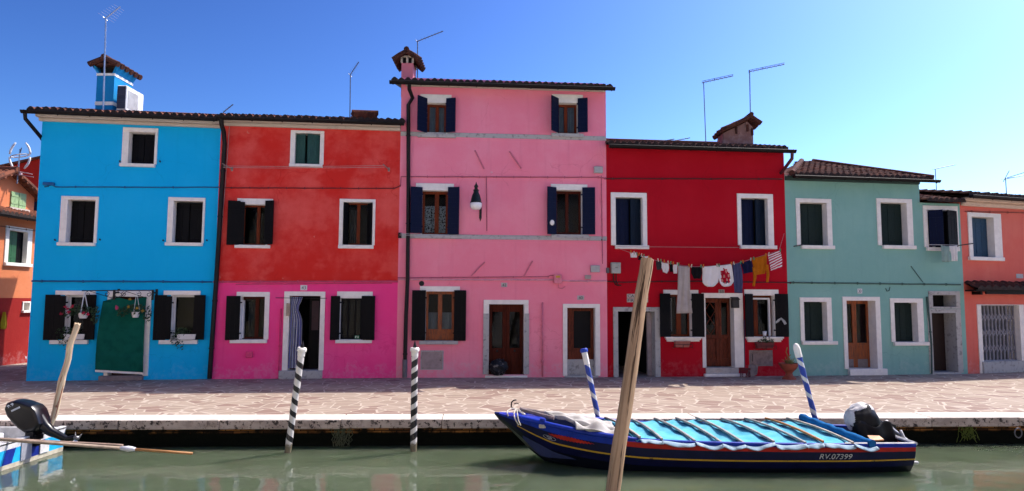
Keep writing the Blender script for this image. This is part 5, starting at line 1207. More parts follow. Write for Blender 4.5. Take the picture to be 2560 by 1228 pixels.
def sleeves(mb, o0):
    for (xa, ya), (xb, yb), (xc, yc) in (((1884,668),(1888,670),(1885,716)), ((1915,662),(1920,668),(1919,706))):
        a = D.uz(xa, ya, .75); b = D.uz(xb, yb, .75); c = D.uz(xc, yc, .75); w_ = .055
        def f(s, t, a=a, c=c): return (a[0]-o0[0]+(c[0]-a[0])*t+w_*(s-.5)*2*(1-.35*t)+.02*math.sin(t*5), -.03-.03*math.sin(s*PI)+.02*math.sin(t*7), a[1]-o0[1]+(c[1]-a[1])*t)
        mb.grid(f, 4, 10)
cloth(D, .75, [((1880,646),(1917,636)), ((1882,660),(1916,650)), ((1885,674),(1915,668)), ((1888,688),(1912,684))], OC, 'bright orange top with dangling sleeves beside the striped cloth', 'laundry', 'orange_sweater', .025, extra=sleeves)
cloth(D, .75, [((1919,636),(1950,624)), ((1922,650),(1953,636)), ((1925,668),(1956,650)), ((1927,679),(1956,670))], [cloth_mat('red_stripe_cloth', (.55, .015, .07)), WC], 'red and white striped cloth, rightmost on the washing line', 'laundry', 'striped_cloth', .022, mif=lambda a, b: int(b*15) % 2, nx=14)
PEGS = [cloth_mat('orange_peg', (.6, .2, .03), trans=0), M('pale_peg', (.6, .55, .42), .6), M('green_peg', (.05, .3, .12), .6)]
pegx = [1577,1585,1592,1597,1603,1609,1621,1645,1652,1660,1670,1676,1683,1693,1696,1722,1728,1752,1758,1792,1797,1828,1834,1851,1857,1876,1884,1913,1921,1950]
peg0 = None
for k, x in enumerate(pegx):
    u, z = D.uz(x, liney(x), .75)
    if k < 3:
        mb = MB().obox((-.012, .0), (.012, .0), -.04, .045, .012).obox((-.012, -.014), (.012, -.012), -.04, .055, .012)
        o = D.one(mb, 'clothes_peg', PEGS[k], u, .755, z, '', 'clothes peg', 'pegs on the washing line'); 
        if k == 0: protos = []
        protos.append(o)
    else:
        o = protos[k % 3].copy(); COL.objects.link(o); o.location = D.world(u, .755, z)
    o.rotation_euler.y = random.uniform(-.25, .25); o['label'] = ['orange wooden peg clipping washing to the line', 'pale wooden peg clipping washing to the line', 'green plastic peg clipping washing to the line'][k % 3]
# little line at the bay of the green house
a = E.uz(2322, 612, .45); b = E.uz(2402, 613, .45); e0 = E.uz(2432, 609, .45)
rodm = MB().tube([(0, 0, 0), (b[0]-a[0], 0, b[1]-a[1])], .007, 5); E.one(rodm, 'drying_line', MATS['white_cord'], a[0], .45, a[1], 'short cord with two cloths under the half shuttered window of the green house', 'cord')
for p_, q_, lab in (((2432,609), (2396,614), 'black drying rod reaching right from the two small cloths'), ((1985,616), (2008,612), 'black drying rod sticking out at the first sill of the green house')):
    a = E.uz(*p_, .45); b = E.uz(*q_, .45 if p_[0] > 2100 else .05); mb = MB().tube([(0, 0, 0), (b[0]-a[0], 0 if p_[0] > 2100 else .4, b[1]-a[1])], .018, 6); E.one(mb, 'drying_rod', IRON, a[0], .45, a[1], lab, 'rod')
cloth(E, .45, [((2352,613),(2374,616)), ((2353,630),(2374,632)), ((2354,655),(2378,655))], cloth_mat('mint_cotton', (.33, .48, .45)), 'mint green cloth under the half shuttered window of the green house', 'laundry', 'hanging_cloth', .02)
cloth(E, .45, [((2373,615),(2393,613)), ((2377,634),(2394,630)), ((2378,653),(2395,653))], WC, 'white cloth right of the mint one under the half shuttered window', 'laundry', 'hanging_cloth', .02)
# ------------------------------------------------------------------ antennas
def ex_open(root, q, D_): MB().tube([q+Vector((-.04, -.04, .04)), q+Vector((.04, .04, -.04))], .010, 5).build('clamp', ALU, root)
antenna((259,268), (265,44), ((263,47),(300,17)), 18.6, 'tall silvery television antenna in front of the blue chimney', ALU, 7, .32, .022, ex_open, .25, .018)
antenna((559,285), (559,280), ((558,281),(583,261)), 20.5, 'short antenna boom peeking over the blue and red roofs', ALUD, 4, .12)
antenna((875,290), (876,187), ((875,188),(897,155)), 21.0, 'thin antenna rising from the red roof beside the orange flue', ALUD, 8, .2, .017, ex_open)
antenna((1044,205), (1044,103), ((1042,104),(1108,78)), 20.9, 'antenna with a long slanting boom behind the pink chimney', ALUD, 8, .16, .017, ex_open)
def truss(root, q, D_):
    up = Vector((0, 0, .05)); MB().tube([q+up, q+D_+up], .009, 5).tube([q+D_*.4, q+D_*.4+up], .012, 5).build('brace', ALUD, root)
antenna((1765,358), (1759,205), ((1755,207),(1833,190)), 22.0, 'slim antenna left of the crooked chimney on the dark red roof', ALUD, 8, .2, .014, truss)
antenna((1876,296), (1874,176), ((1871,180),(1961,161)), 21.9, 'tall antenna rising behind the crooked chimney', ALUD, 8, .2, .016, truss)
antenna((1666,358), (1667,351), ((1634,356),(1686,348)), 23.0, 'low antenna boom just above the dark red roof, left one', ALUD, 7, .2)
antenna((1690,358), (1690,352), ((1665,356),(1725,345)), 23.4, 'low antenna boom just above the dark red roof, right one', ALUD, 7, .2)
antenna((2342,482), (2338,422), ((2336,423),(2388,412)), 24.5, 'thin antenna behind the roof right of the green house', ALUD, 7, .2, .014)
antenna((2516,482), (2514,446), ((2511,448),(2580,435)), 25.0, 'antenna with paired booms at the right edge above the orange roof', ALUD, 9, .22, .016, lambda r_, q, D_: MB().tube([q+Vector((.1, 0, .05)), q+D_+Vector((0, 0, .14))], .012, 5).tube([q+Vector((-.05, 0, -.1)), q+Vector((.2, 0, .32))], .012, 5).build('reflector', ALUD, r_))
# white dish like antenna over the corner house
p = at_y(44, 434, 23.0); t = tag(empty('tv_antenna', p), 'white television antenna with curved panels above the corner house', 'antenna', 'television antennas on the roofs')
MB().tube([(0, 0, -.35), (.03, 0, .85)], .022, 6).build('mast', ALU, t)
mb = MB()
for k in range(24):
    a = k/24*2*PI; b = (k+1)/24*2*PI; mb.tube([(.04+.3*math.cos(a), .15*math.sin(a), .62+.05*math.cos(a)), (.04+.3*math.cos(b), .15*math.sin(b), .62+.05*math.cos(b))], .022, 5, cap=False)
mb.build('ring', WPLAS, t)
for s in (-1, 1):
    for zz_ in (-1, 1):
        mb = MB(); c = [(.04+s*(.35-.011*k*k), 0, .62+zz_*(.05+.10*k)) for k in range(5)]; mb.tube(c, [.03, .035, .035, .035, .025], 6); mb.build('panel', WPLAS, t, smooth=True)
MB().tube([(.04, 0, .7), (.08, 0, .9)], .015, 6).build('tip', ALUD, t)
mb = MB().tube([(-.45, 0, .16), (.5, 0, -.02)], .02, 5).tube([(-.3, 0, .02), (.55, 0, -.12)], .015, 5).box(-.1, .12, -.06, .06, -.06, .06); mb.build('lower_boom', M('pinkish_metal', (.5, .32, .32), .5), t)
# things in the lane
p = G(47, 906); mb = MB()
def bagf(a, b): th = a*2*PI; ph = b*PI; r = 1+.1*math.sin(3*th+2*ph); return (.24*r*math.sin(ph)*math.cos(th), .2*r*math.sin(ph)*math.sin(th), .2-.2*math.cos(ph)*r if b > .1 else 0)
tag(mb.grid(bagf, 20, 12).build('rubbish_bag', M('white_bag_plastic', (.6, .62, .68), .4), loc=p+Vector((.1, -.1, 0)), smooth=True), 'white rubbish bag on the ground by the corner house', 'bag')
tag(MB().grid(bagf, 20, 12).build('rubbish_bag', M('blue_bag_plastic', (.015, .025, .09), .4), loc=p+Vector((-.45, -.15, 0)), smooth=True), 'dark blue rubbish bag left of the white one by the corner house', 'bag')
a = K.uz(12, 782, .06); mb = MB().grid(lambda s, t_: ((s-.5)*(.12+.25*t_)*(1-.4*max(0, t_-.7)/.3), .03*math.sin(s*9), -t_*.55), 8, 8)
K.one(mb, 'hanging_bag', cloth_mat('yellow_cloth', (.65, .50, .04)), a[0], .06, a[1]+.02, 'yellow bag hanging on the red wall of the corner house', 'bag', solid=.01)
# ------------------------------------------------------------------ mooring poles
def aim(o, d): o.rotation_mode = 'QUATERNION'; o.rotation_quaternion = Vector((0, 0, 1)).rotation_difference(d.normalized())
def pole(top, base, Yt, Yb, r0, r1, mat, label, cap, group='striped mooring poles', name='mooring_pole'):
    T = at_y(*top, Yt); Bp = at_y(*base, Yb); d = (T-Bp).normalized(); low = Bp-d*1.0; Lh = (T-low).length
    root = tag(empty(name, low), label, 'mooring pole', group); aim(root, T-low)
    mb = MB(); n = 26; prof = [(r0+(r1-r0)*k/n+random.uniform(-.003, .003), Lh*k/n) for k in range(n+1)]
    mb.lathe(prof, 18); mb.build('shaft', mat, root, smooth=True, angle=50)
    if cap == 'band':
        MB().lathe([(r1+.002, Lh-.13), (r1+.004, Lh-.13), (r1+.004, Lh-.05), (r1+.022, Lh-.045), (r1+.024, Lh-.005), (r1+.018, Lh), (r1+.018, Lh+.012), (r1+.012, Lh+.02)], 20).build('collar', WHITE, root, smooth=True, angle=35)
        MB().lathe([(.03, Lh+.02), (.035, Lh+.04), (.028, Lh+.06), (.018, Lh+.10), (.003, Lh+.15)], 10).build('finial', IRON, root, smooth=True, angle=40)
    if cap == 'bluetop':
        MB().lathe([(r1+.003, Lh-.26), (r1+.005, Lh-.26), (r1+.007, Lh)], 18, cap=True).build('collar', WHITE, root, smooth=True, angle=40)
        MB().lathe([(r1+.018, Lh-.035), (r1+.022, Lh-.03), (r1+.022, Lh+.02), (r1+.01, Lh+.035)], 18).build('top_cap', M('cobalt_paint', (.012, .055, .42), .5), root, smooth=True, angle=40)
    if cap == 'round':
        MB().lathe([(r1+.003, Lh-.19), (r1+.006, Lh-.19), (r1+.008, Lh-.02), (r1*.9, Lh+.035), (r1*.55, Lh+.062), (.005, Lh+.07)], 18).build('top_cap', WHITE, root, smooth=True, angle=60)
    return root
BWS = spiral_mat('black_white_spiral', (.70, .66, .62), (.006, .005, .008), .215, .44); BWL = spiral_mat('black_white_spiral_left', (.70, .66, .62), (.006, .005, .008), .215, .56, -1); BLS = spiral_mat('blue_white_spiral', (.62, .60, .58), (.008, .04, .30), .30, .33, -1)
yw = 12.22
pole((755,872), (721,1118), 12.15, yw, .056, .060, BWL, 'black and white spiral pole leaning right before door 43', 'band')
pole((1037,872), (1034,1116), 12.35, 12.38, .056, .060, BWS, 'upright black and white spiral pole before the tan meter cabinet', 'band')
pole((1460,876), (1499,1062), 12.66, 12.60, .046, .048, BLS, 'blue and white spiral pole with flat blue top behind the boat bow', 'bluetop')
pole((1991,868), (2042,1062), 12.72, 12.68, .042, .054, BLS, 'blue and white spiral pole with round white tip behind the boat motor', 'round')
# rough wooden stakes
def wood_mat(name, c1, c2, c3):
    m, n, l, p = base_mat(name); co = objco(n)
    g = noise(n, l, co, 1, 6, .65, (26, 26, 1.1)); c = mixcol(n, l, ramp(n, l, g, .35, .68), c1, c2)
    cr = noise(n, l, co, 1, 4, .7, (14, 14, .45)); k = ramp(n, l, cr, .575, .61); c = mixcol(n, l, k, c, c3)
    kn = ramp(n, l, noise(n, l, co, 1, 3, .5, (7, 7, 2.2)), .69, .72); c = mixcol(n, l, kn, c, c3)
    c = mixcol(n, l, math_(n, l, 'MULTIPLY', ramp(n, l, noise(n, l, co, 1.2, 4), .45, .7), .5), c, c3 if False else c2)
    l.new(c, p.inputs['Base Color']); p.inputs['Roughness'].default_value = .85; p.inputs['Specular IOR Level'].default_value = .2
    bump(n, l, p, math_(n, l, 'SUBTRACT', g, math_(n, l, 'MULTIPLY', k, .8)), .35, .01); return m
def stake(top, base, Yt, Yb, r0, r1, mat, label, wob, ext=1.0, jag=0, sides=16, n=46, seed=1, cat='mooring pole'):
    random.seed(seed); T = at_y(*top, Yt); Bp = at_y(*base, Yb); d = (T-Bp).normalized(); low = Bp-d*ext; Lh = (T-low).length
    off = [(random.uniform(-1, 1), random.uniform(-1, 1)) for _ in range(n//5+3)]; lob = [random.uniform(.94, 1.06) for _ in range(sides)]; mb = MB(); rings = []
    for k in range(n+1):
        f = k/n*(n/5); i = int(f); t = f-i; t = t*t*(3-2*t); ox = (off[i][0]*(1-t)+off[i+1][0]*t)*wob; oy = (off[i][1]*(1-t)+off[i+1][1]*t)*wob
        r = r0+(r1-r0)*k/n; kn = 1+ (.16*math.exp(-((k/n-.63)/.03)**2)+.14*math.exp(-((k/n-.85)/.02)**2) if wob > .012 else 0)
        for s in range(sides):
            a = 2*PI*s/sides; rr = r*lob[s]*kn*random.uniform(.985, 1.015); z = Lh*k/n+(jag*math.sin(s*2.1) if k == n else 0)
            mb.v.append((ox+rr*math.cos(a), oy+rr*math.sin(a), z))
    for k in range(n):
        for s in range(sides): mb.f.append((k*sides+s, k*sides+(s+1) % sides, (k+1)*sides+(s+1) % sides, (k+1)*sides+s)); mb.mi.append(0)
    mb.f.append(tuple(n*sides+s for s in range(sides))); mb.mi.append(0)
    o = mb.build('mooring_post', mat, smooth=True, loc=low, angle=60); aim(o, T-low); return tag(o, label, cat, 'rough wooden mooring posts')
stake((1617,650), (1532,1228), 10.5, 9.6, .106, .102, wood_mat('weathered_post_wood', (.47, .315, .19), (.29, .185, .11), (.05, .028, .016)), 'thick weathered wooden post leaning in the foreground before the boat', .008, 1.6, .012)
stake((194,810), (126,1062), 12.0, 12.0, .056, .047, wood_mat('peeling_stake_wood', (.66, .55, .38), (.46, .31, .21), (.26, .09, .055)), 'thin crooked pale stake leaning behind the black outboard motor', .022, 1.0, .02, 12, seed=5)

# ------------------------------------------------------------------ the long blue boat
BX, BY = -.28, 11.70
ST = [ # X, half beam, gunwale z, keel z
 (-.28,.035,.30,.265), (-.20,.09,.285,.17), (-.08,.16,.268,.07), (.12,.27,.24,-.12), (.40,.42,.205,-.38), (.75,.575,.15,-.60), (1.15,.70,.09,-.68), (1.6,.79,.04,-.72), (2.2,.85,-.005,-.74), (3.2,.88,-.035,-.75), (4.4,.875,-.05,-.74), (5.5,.85,-.055,-.72), (6.36,.80,-.06,-.66)]
def bez(x):
    for i in range(len(ST)-1):
        if ST[i][0] <= x <= ST[i+1][0]:
            p0 = ST[max(i-1, 0)]; p1 = ST[i]; p2 = ST[i+1]; p3 = ST[min(i+2, len(ST)-1)]; t = (x-p1[0])/(p2[0]-p1[0])
            r = []
            for k in (1, 2, 3):
                m1 = (p2[k]-p0[k])/(p2[0]-p0[0])*(p2[0]-p1[0]); m2 = (p3[k]-p1[k])/(p3[0]-p1[0])*(p2[0]-p1[0])
                r.append((2*t**3-3*t*t+1)*p1[k]+(t**3-2*t*t+t)*m1+(-2*t**3+3*t*t)*p2[k]+(t**3-t*t)*m2)
            return r
    return list(ST[-1][1:])
boat = tag(empty('moored_boat', (BX, BY, WZ)), 'long dark blue wooden boat with red band, yellow line and turquoise cover', 'boat')
def paint(name, col, **k): return M(name, col, .4, .3, 6, .08, 30, spec=.25, **k)
HN = paint('navy_hull_paint', (.004, .005, .040)); HB = paint('cobalt_hull_paint', (.005, .03, .34)); HR = paint('red_hull_paint', (.40, .018, .012)); HY = M('yellow_line_paint', (.45, .27, .015), .5, .3, 12, .1, col2=(.10, .06, .02), lo=.62, hi=.7); HD = paint('black_hull_bottom', (.003, .004, .012)); HW = paint('white_rail_paint', (.6, .6, .62))
xs = sorted(set([BX+ (6.36-BX)*k/70 for k in range(71)]+[-.2, -.08]))
offs = [0, .03, .11, .255, .282, .40, .58, 9]; sidef = [1, 1.0, .985, .95, .94, .88, .74, 0]
hull = MB(); rowsN = []
for sgn in (-1, 1):
    rows = []
    for x in xs:
        b, zg, zk = bez(x); sc = min(1, (zg-zk)/.74); row = []
        for o_, s_ in zip(offs, sidef):
            if o_ == 9: row.append((x-BX, 0, zk-WZ))
            else:
                fl = 1-(1-s_)*(1+1.2*max(0, 1-(x-BX)/1.8)); fl = max(fl, 0); zz_ = max(zg-o_*sc, zk+.004); row.append((x-BX, sgn*max(b*fl, .012 if o_ < .3 else .006), zz_-WZ))
        rows.append(row)
    for i in range(len(rows)-1):
        xm = (xs[i]+xs[i+1])/2
        for j in range(len(offs)-1):
            mi = {0: 1, 1: (2 if xm > 1.75 else (1 if xm < 1.5 else 1)), 2: 0, 3: 3, 4: 0, 5: 4, 6: 4}[j]
            if xm < .05 and j == 2: mi = 0
            if xm < .12 and j == 3: mi = 0
            q = (rows[i][j], rows[i+1][j], rows[i+1][j+1], rows[i][j+1]); hull.add(q if sgn < 0 else q[::-1], [(0,1,2,3)], mi)
    rowsN.append(rows)
t0, t1 = rowsN[0][-1], rowsN[1][-1]
for j in range(len(offs)-1): hull.add([t0[j], t1[j], t1[j+1], t0[j+1]], [(0,1,2,3)], 2 if j in (1,) else (4 if j > 4 else (3 if j == 3 else 0)))
hb = hull.build('hull', [HN, HB, HR, HY, HD], boat, smooth=True, angle=30)
# rubbing strake + gunwale cap
for sgn in (-1, 1):
    cap = MB(); L = [Vector((x-BX, sgn*(bez(x)[0]-.02), bez(x)[1]-WZ+.012)) for x in xs if x > .02]
    cap.tube(L, [.045 if p.x+BX < 1.9 else .028 for p in L], 8, mi=0); cap.build('gunwale', [HB if True else HW], boat, smooth=True)
MB().tube([Vector((x-BX, -(bez(x)[0]-.02), bez(x)[1]-WZ+.03)) for x in xs if x > 5.2], .022, 6).tube([Vector((6.36-BX, -.80, -.03-WZ)), Vector((6.36-BX, .80, -.03-WZ))], .03, 6).build('stern_rail', HW, boat)
inn = MB(); 
for i in range(len(xs)-1):
    if xs[i] < .1: continue
    for sgn in (-1, 1):
        a = bez(xs[i]); b = bez(xs[i+1]); q = [(xs[i]-BX, sgn*(a[0]-.05), a[1]-WZ), (xs[i+1]-BX, sgn*(b[0]-.05), b[1]-WZ), (xs[i+1]-BX, sgn*(b[0]-.09)*.9, max(-.36, b[2]+.1)-WZ), (xs[i]-BX, sgn*(a[0]-.09)*.9, max(-.36, a[2]+.1)-WZ)]
        inn.add(q if sgn > 0 else q[::-1], [(0,1,2,3)])
    a = bez(xs[i]); b = bez(xs[i+1]); za, zb = max(-.36, a[2]+.1)-WZ, max(-.36, b[2]+.1)-WZ
    inn.add([(xs[i]-BX, -(a[0]-.09)*.9, za), (xs[i+1]-BX, -(b[0]-.09)*.9, zb), (xs[i+1]-BX, (b[0]-.09)*.9, zb), (xs[i]-BX, (a[0]-.09)*.9, za)], [(0,1,2,3)])
inn.build('inside', M('dark_boat_inside', (.015, .025, .09), .7), boat)
dk = MB()
for i in range(len(xs)-1):
    if xs[i+1] < -.19 or xs[i] > .55: continue
    a = bez(max(xs[i], -.27)); b = bez(xs[i+1]); dk.add([(xs[i]-BX, -a[0]+.01, a[1]-WZ+.006), (xs[i+1]-BX, -b[0]+.01, b[1]-WZ+.006), (xs[i+1]-BX, b[0]-.01, b[1]-WZ+.006), (xs[i]-BX, a[0]-.01, a[1]-WZ+.006)], [(0,1,2,3)])
dk.build('foredeck', HB, boat)
b6 = bez(1.62); MB().box(1.6-BX, 1.68-BX, -b6[0]+.06, b6[0]-.06, -.2-WZ, b6[1]-WZ-.02).build('thwart', M('thwart_paint', (.012, .03, .2), .5), boat)
# red dart, small oval badge and registration on the near side
def near(x, o_, out=.006):
    b, zg, zk = bez(x); s_ = 1
    for k in range(len(offs)-2):
        if offs[k] <= o_ <= offs[k+1]: t = (o_-offs[k])/(offs[k+1]-offs[k]); s_ = sidef[k]*(1-t)+sidef[k+1]*t
    fl = 1-(1-s_)*(1+1.2*max(0, 1-(x-BX)/1.8)); sc = min(1, (zg-zk)/.74); return Vector((x-BX, -b*fl-out, zg-o_*sc-WZ))
d_ = MB(); N_ = 14
for k in range(N_):
    x0 = .60+.72*k/N_; x1 = .60+.72*(k+1)/N_; w0 = .032*math.sin(PI*(k/N_)**.8)+.001; w1 = .032*math.sin(PI*((k+1)/N_)**.8)+.001
    d_.add([near(x0, .135-w0), near(x1, .15-w1), near(x1, .15+w1), near(x0, .135+w0)], [(3,2,1,0)])
d_.build('red_dart', HR, boat)
ov = MB()
for k in range(24):
    a = 2*PI*k/24; b = 2*PI*(k+1)/24; ov.tube([near(.62+.10*math.cos(a), .205+.03*math.sin(a)), near(.62+.10*math.cos(b), .205+.03*math.sin(b))], .004, 4, cap=False)
ov.tube([near(.58, .20), near(.64, .19), near(.66, .21), near(.60, .22)], .008, 5)
ov.build('oval_badge', M('dull_silver_paint', (.28, .30, .34), .5), boat)
p0 = at_y(2050, 1140, BY-.86); p1 = at_y(2132, 1140, BY-.86); c0 = near((p0.x+p1.x)/2, .185, .010)
tx = text_mesh('registration', 'RV.07399', .085, M('worn_white_lettering', (.5, .52, .55), .6, .5, 30), boat, c0, width=p1.x-p0.x, shear=.22)
tx.rotation_euler = (PI/2+math.atan2(.045*.86, .15), 0, 0)
# white rudder stub / fender at the near stern corner
MB().lathe([(.005, -.07), (.02, -.05), (.024, .05), (.005, .07)], 10).build('fender', HW, boat).matrix_local = Matrix.Translation((6.36-BX+.02, -.70, .16)) @ Matrix.Rotation(PI/2, 4, 'Y')
# turquoise cover
def GZ(x): return bez(x)[1]
slat = [((1513,1046),(1600,1096)), ((1578,1050),(1655,1101)), ((1636,1048),(1737,1105)), ((1690,1047),(1805,1110)), ((1740,1046),(1862,1112)), ((1803,1048),(1935,1107)), ((1862,1048),(2014,1110)), ((1914,1048),(2058,1107)), ((1967,1048),(2133,1110))]
def far_pt(x, y): return at_y(x, y, BY+.80)
def near_pt(x, y): return at_y(x, y, BY-.86)
SL = [(far_pt(*a), near_pt(*b)) for a, b in slat]
lines = [(SL[0][0]+Vector((-.05, 0, 0)), SL[0][1]+Vector((-.06, 0, 0)))]+SL+[(far_pt(2012, 1049), near_pt(2190, 1114))]
cv = MB(); NW = 16
def cpt(i, t, w_):
    a = lines[i]; b = lines[i+1]; pa = a[0].lerp(a[1], w_); pb = b[0].lerp(b[1], w_); p = pa.lerp(pb, t); sag = math.sin(t*PI)*(.045+.02*math.sin(w_*9+i*2)); p.z -= sag*(.5+.5*math.sin(w_*PI))+.02; p.z += .012*math.sin(w_*17+t*5+i); p.z += .035*math.sin(w_*PI); return p
org = Vector((3.6, BY, -.05))
for i in range(len(lines)-1): cv.grid(lambda a, b, i=i: cpt(i, a, b)-org, 8, NW)
cover = tag(cv.build('boat_cover', [cloth_mat('turquoise_tarpaulin', (.14, .47, .60), (.08, .38, .53), .12)], loc=org, smooth=True, solid=.006), 'turquoise tarpaulin stretched over the blue boat under wooden battens', 'tarpaulin')
fl_ = MB(); random.seed(31)
for i in range(1, len(lines)-1):
    hgt = random.uniform(.025, .05); ph = random.random()*6
    def ff(a, b, i=i, hgt=hgt, ph=ph):
        p = cpt(i, a, 1.0); hh_ = hgt*(.55+.45*math.sin(a*PI*1.0)**.6+.25*math.sin(a*9+ph)); return p-org+Vector((.02*math.sin(a*8+ph)*b, -.03-.05*math.sin(b*PI*.5)-.02*math.sin(a*12+ph)*b, .02*(1-b)-b*hh_))
    fl_.grid(ff, 12, 5)
fl_.build('cover_edge', cloth_mat('pale_tarpaulin_edge', (.42, .54, .62), (.30, .44, .56), .25), cover, smooth=True, solid=.005)  # edge paler than the rest of the cover
BAT = [M('dark_batten_wood', (.34, .30, .28), .7, .4, 6, .3, 40), M('pale_batten_wood', (.42, .36, .30), .7, .4, 6, .3, 40), M('orange_batten_wood', (.45, .16, .04), .6, .4, 6, .3, 40)]
names = ['first', 'second', 'third', 'fourth', 'fifth', 'sixth', 'seventh', 'eighth', 'ninth']
for k, (a, b) in enumerate(SL):
    d = (b-a); n_ = Vector((d.y, -d.x, 0)).normalized()*.017; mb = MB(); up = Vector((0, 0, .032)); N2 = 8
    P = [a.lerp(b, j/N2)+Vector((0, 0, .035*math.sin(j/N2*PI)+.0)) for j in range(N2+1)]
    for p in P: mb.v += [tuple(p-a-n_), tuple(p-a+n_), tuple(p-a+n_+up), tuple(p-a-n_+up)]
    for j in range(N2):
        for s in range(4): mb.f.append((j*4+s, j*4+(s+1) % 4, (j+1)*4+(s+1) % 4, (j+1)*4+s)); mb.mi.append(0)
    mb.f += [(3, 2, 1, 0), (N2*4, N2*4+1, N2*4+2, N2*4+3)]; mb.mi += [0, 0]
    o = mb.build('batten', BAT[2] if k == 7 else (BAT[1] if k in (0, 8) else BAT[0]), loc=a)
    tag(o, 'orange wooden batten across the turquoise boat cover' if k == 7 else ('pale wooden batten across the boat cover beside the blue roll' if k == 8 else f'grey wooden batten across the turquoise boat cover, {names[k]} counted from the bow'), 'batten', 'battens over the boat cover')
a = far_pt(2004, 1050); b = near_pt(2182, 1116); a.z += .05; b.z += .03; d = b-a
mb = MB(); n = 20
mb.tube([d*(k/n)+Vector((0, 0, .008*math.sin(k*1.7))) for k in range(n+1)], [.062+.006*math.sin(k*2.3) for k in range(n+1)], 14)
tag(mb.build('rolled_cover', cloth_mat('blue_tarpaulin_roll', (.012, .13, .34), (.01, .09, .26), 0), loc=a, smooth=True, angle=60), 'rolled blue tarpaulin lying across the boat behind the covered motor', 'tarpaulin roll')
# cloth bundle, poles, ropes, bollards in the bow
random.seed(44)
def B3(x, y, Y): return at_y(x, y, Y)
A0 = B3(1362, 1036, 11.75); A1 = B3(1530, 1077, 11.55); d = A1-A0; org = A0
mb = MB()
def sail(a, b):
    t = a; w_ = .04+.17*math.sin(min(1, t*1.2)*PI*.55); th = (b-.5)*2*PI*.62
    return d*t+Vector((0, math.sin(th)*w_*1.35, .02+math.cos(th)*w_*.45+.018*math.sin(b*31+t*4)+.012*math.sin(t*23+b*6)))
mb.grid(sail, 40, 26)
SAILC = cloth_mat('grey_white_sailcloth', (.55, .53, .50), (.40, .37, .34), .1)
tag(mb.build('folded_sail', SAILC, loc=org, smooth=True, solid=.012), 'folded grey white sailcloth lying lengthwise in the boat bow', 'sailcloth')
A2 = B3(1437, 1072, 11.15); mb = MB()
mb.grid(lambda a, b: ((a*.75), (b-.5)*.42-.05*math.sin(a*7), .03+.05*math.sin(a*13+b*3)*math.sin(b*PI)+.05*math.sin(b*11+a*5)*math.sin(a*PI)-.10*a+.04*math.sin(b*PI)), 34, 22)
tag(mb.build('crumpled_cloth', SAILC, loc=A2, smooth=True, solid=.01), 'crumpled pale cloth beside the folded sail in the boat bow', 'cloth')
for (p, q_, lab) in (((1306,1030),(1385,1052),'grey spar lying along the near side of the boat foredeck'), ((1300,1027),(1364,1039),'short grey spar lying along the far side of the boat foredeck')):
    a = B3(*p, 11.66 if 'near' in lab else 11.85); b = B3(*q_, 11.45 if 'near' in lab else 11.95); dd = b-a; mb = MB().tube([Vector((0,0,.03)), dd+Vector((0,0,.04))], .032, 8)
    tag(mb.build('spar', M('grey_spar_wood', (.22, .17, .16), .8, .4, 6, .3), loc=a), lab, 'spar')
for (p, Y, lab) in (((1346,1036), 12.1, 'blue topped bollard on the far side of the boat bow'), ((1357,1054), 11.25, 'blue topped bollard with rope on the near side of the boat bow')):
    c = B3(p[0], p[1], Y); t = tag(empty('bollard', c), lab, 'bollard', 'bollards on the boat bow')
    MB().lathe([(.035, -.1), (.035, .0)], 12).build('stem', HW, t, smooth=True, angle=40); MB().lathe([(.035, 0), (.05, .005), (.053, .03), (.04, .05), (.01, .055)], 14).build('head', HB, t, smooth=True, angle=40)
c = B3(1357, 1059, 11.25); mb = MB()
for k in range(3): mb.tube([(.055*math.cos(a*2*PI/12), .055*math.sin(a*2*PI/12), -.02-k*.018) for a in range(13)], .012, 6)
ROPE = M('pale_rope', (.55, .50, .42), .9, .3, 60, .3, 120)
tag(mb.build('rope_coil', ROPE, loc=c, smooth=True), 'pale rope wound round the near bow bollard', 'rope')
c = B3(1290, 1024, 11.6); mb = MB()
def rp(pts): return [B3(x, y, Y)-c for x, y, Y in pts]
mb.tube(rp([(1283,1024,11.72), (1278,1016,11.7), (1279,1006,11.7), (1284,1001,11.7), (1291,1000,11.7)]), .012, 6); mb.tube(rp([(1285,1010,11.7), (1292,1008,11.7), (1297,1010,11.7)]), .008, 5)
tag(mb.build('mooring_hook', IRON, loc=c, smooth=True), 'dark curved iron hook sticking up at the boat bow', 'hook')
mb = MB()
for pts in ([(1271,1041,11.42), (1268,1034,11.42), (1269,1027,11.5), (1277,1022,11.62), (1286,1021,11.75)], [(1297,1063,11.30), (1291,1054,11.30), (1286,1044,11.32), (1285,1034,11.38), (1288,1025,11.52), (1290,1022,11.7)], [(1302,1064,11.28), (1296,1052,11.30), (1294,1040,11.32), (1293,1030,11.42), (1291,1023,11.6)], [(1290,1024,11.62), (1300,1030,11.55), (1308,1036,11.5), (1313,1036,11.55), (1296,1024,11.7), (1284,1022,11.75)]):
    P = rp(pts); Q2 = []
    for i in range(len(P)-1):
        for k in range(5): Q2.append(P[i].lerp(P[i+1], k/5))
    mb.tube(Q2+[P[-1]], .011, 6)
tag(mb.build('mooring_rope', ROPE, loc=c, smooth=True), 'pale mooring rope tied round the bow of the blue boat', 'rope')
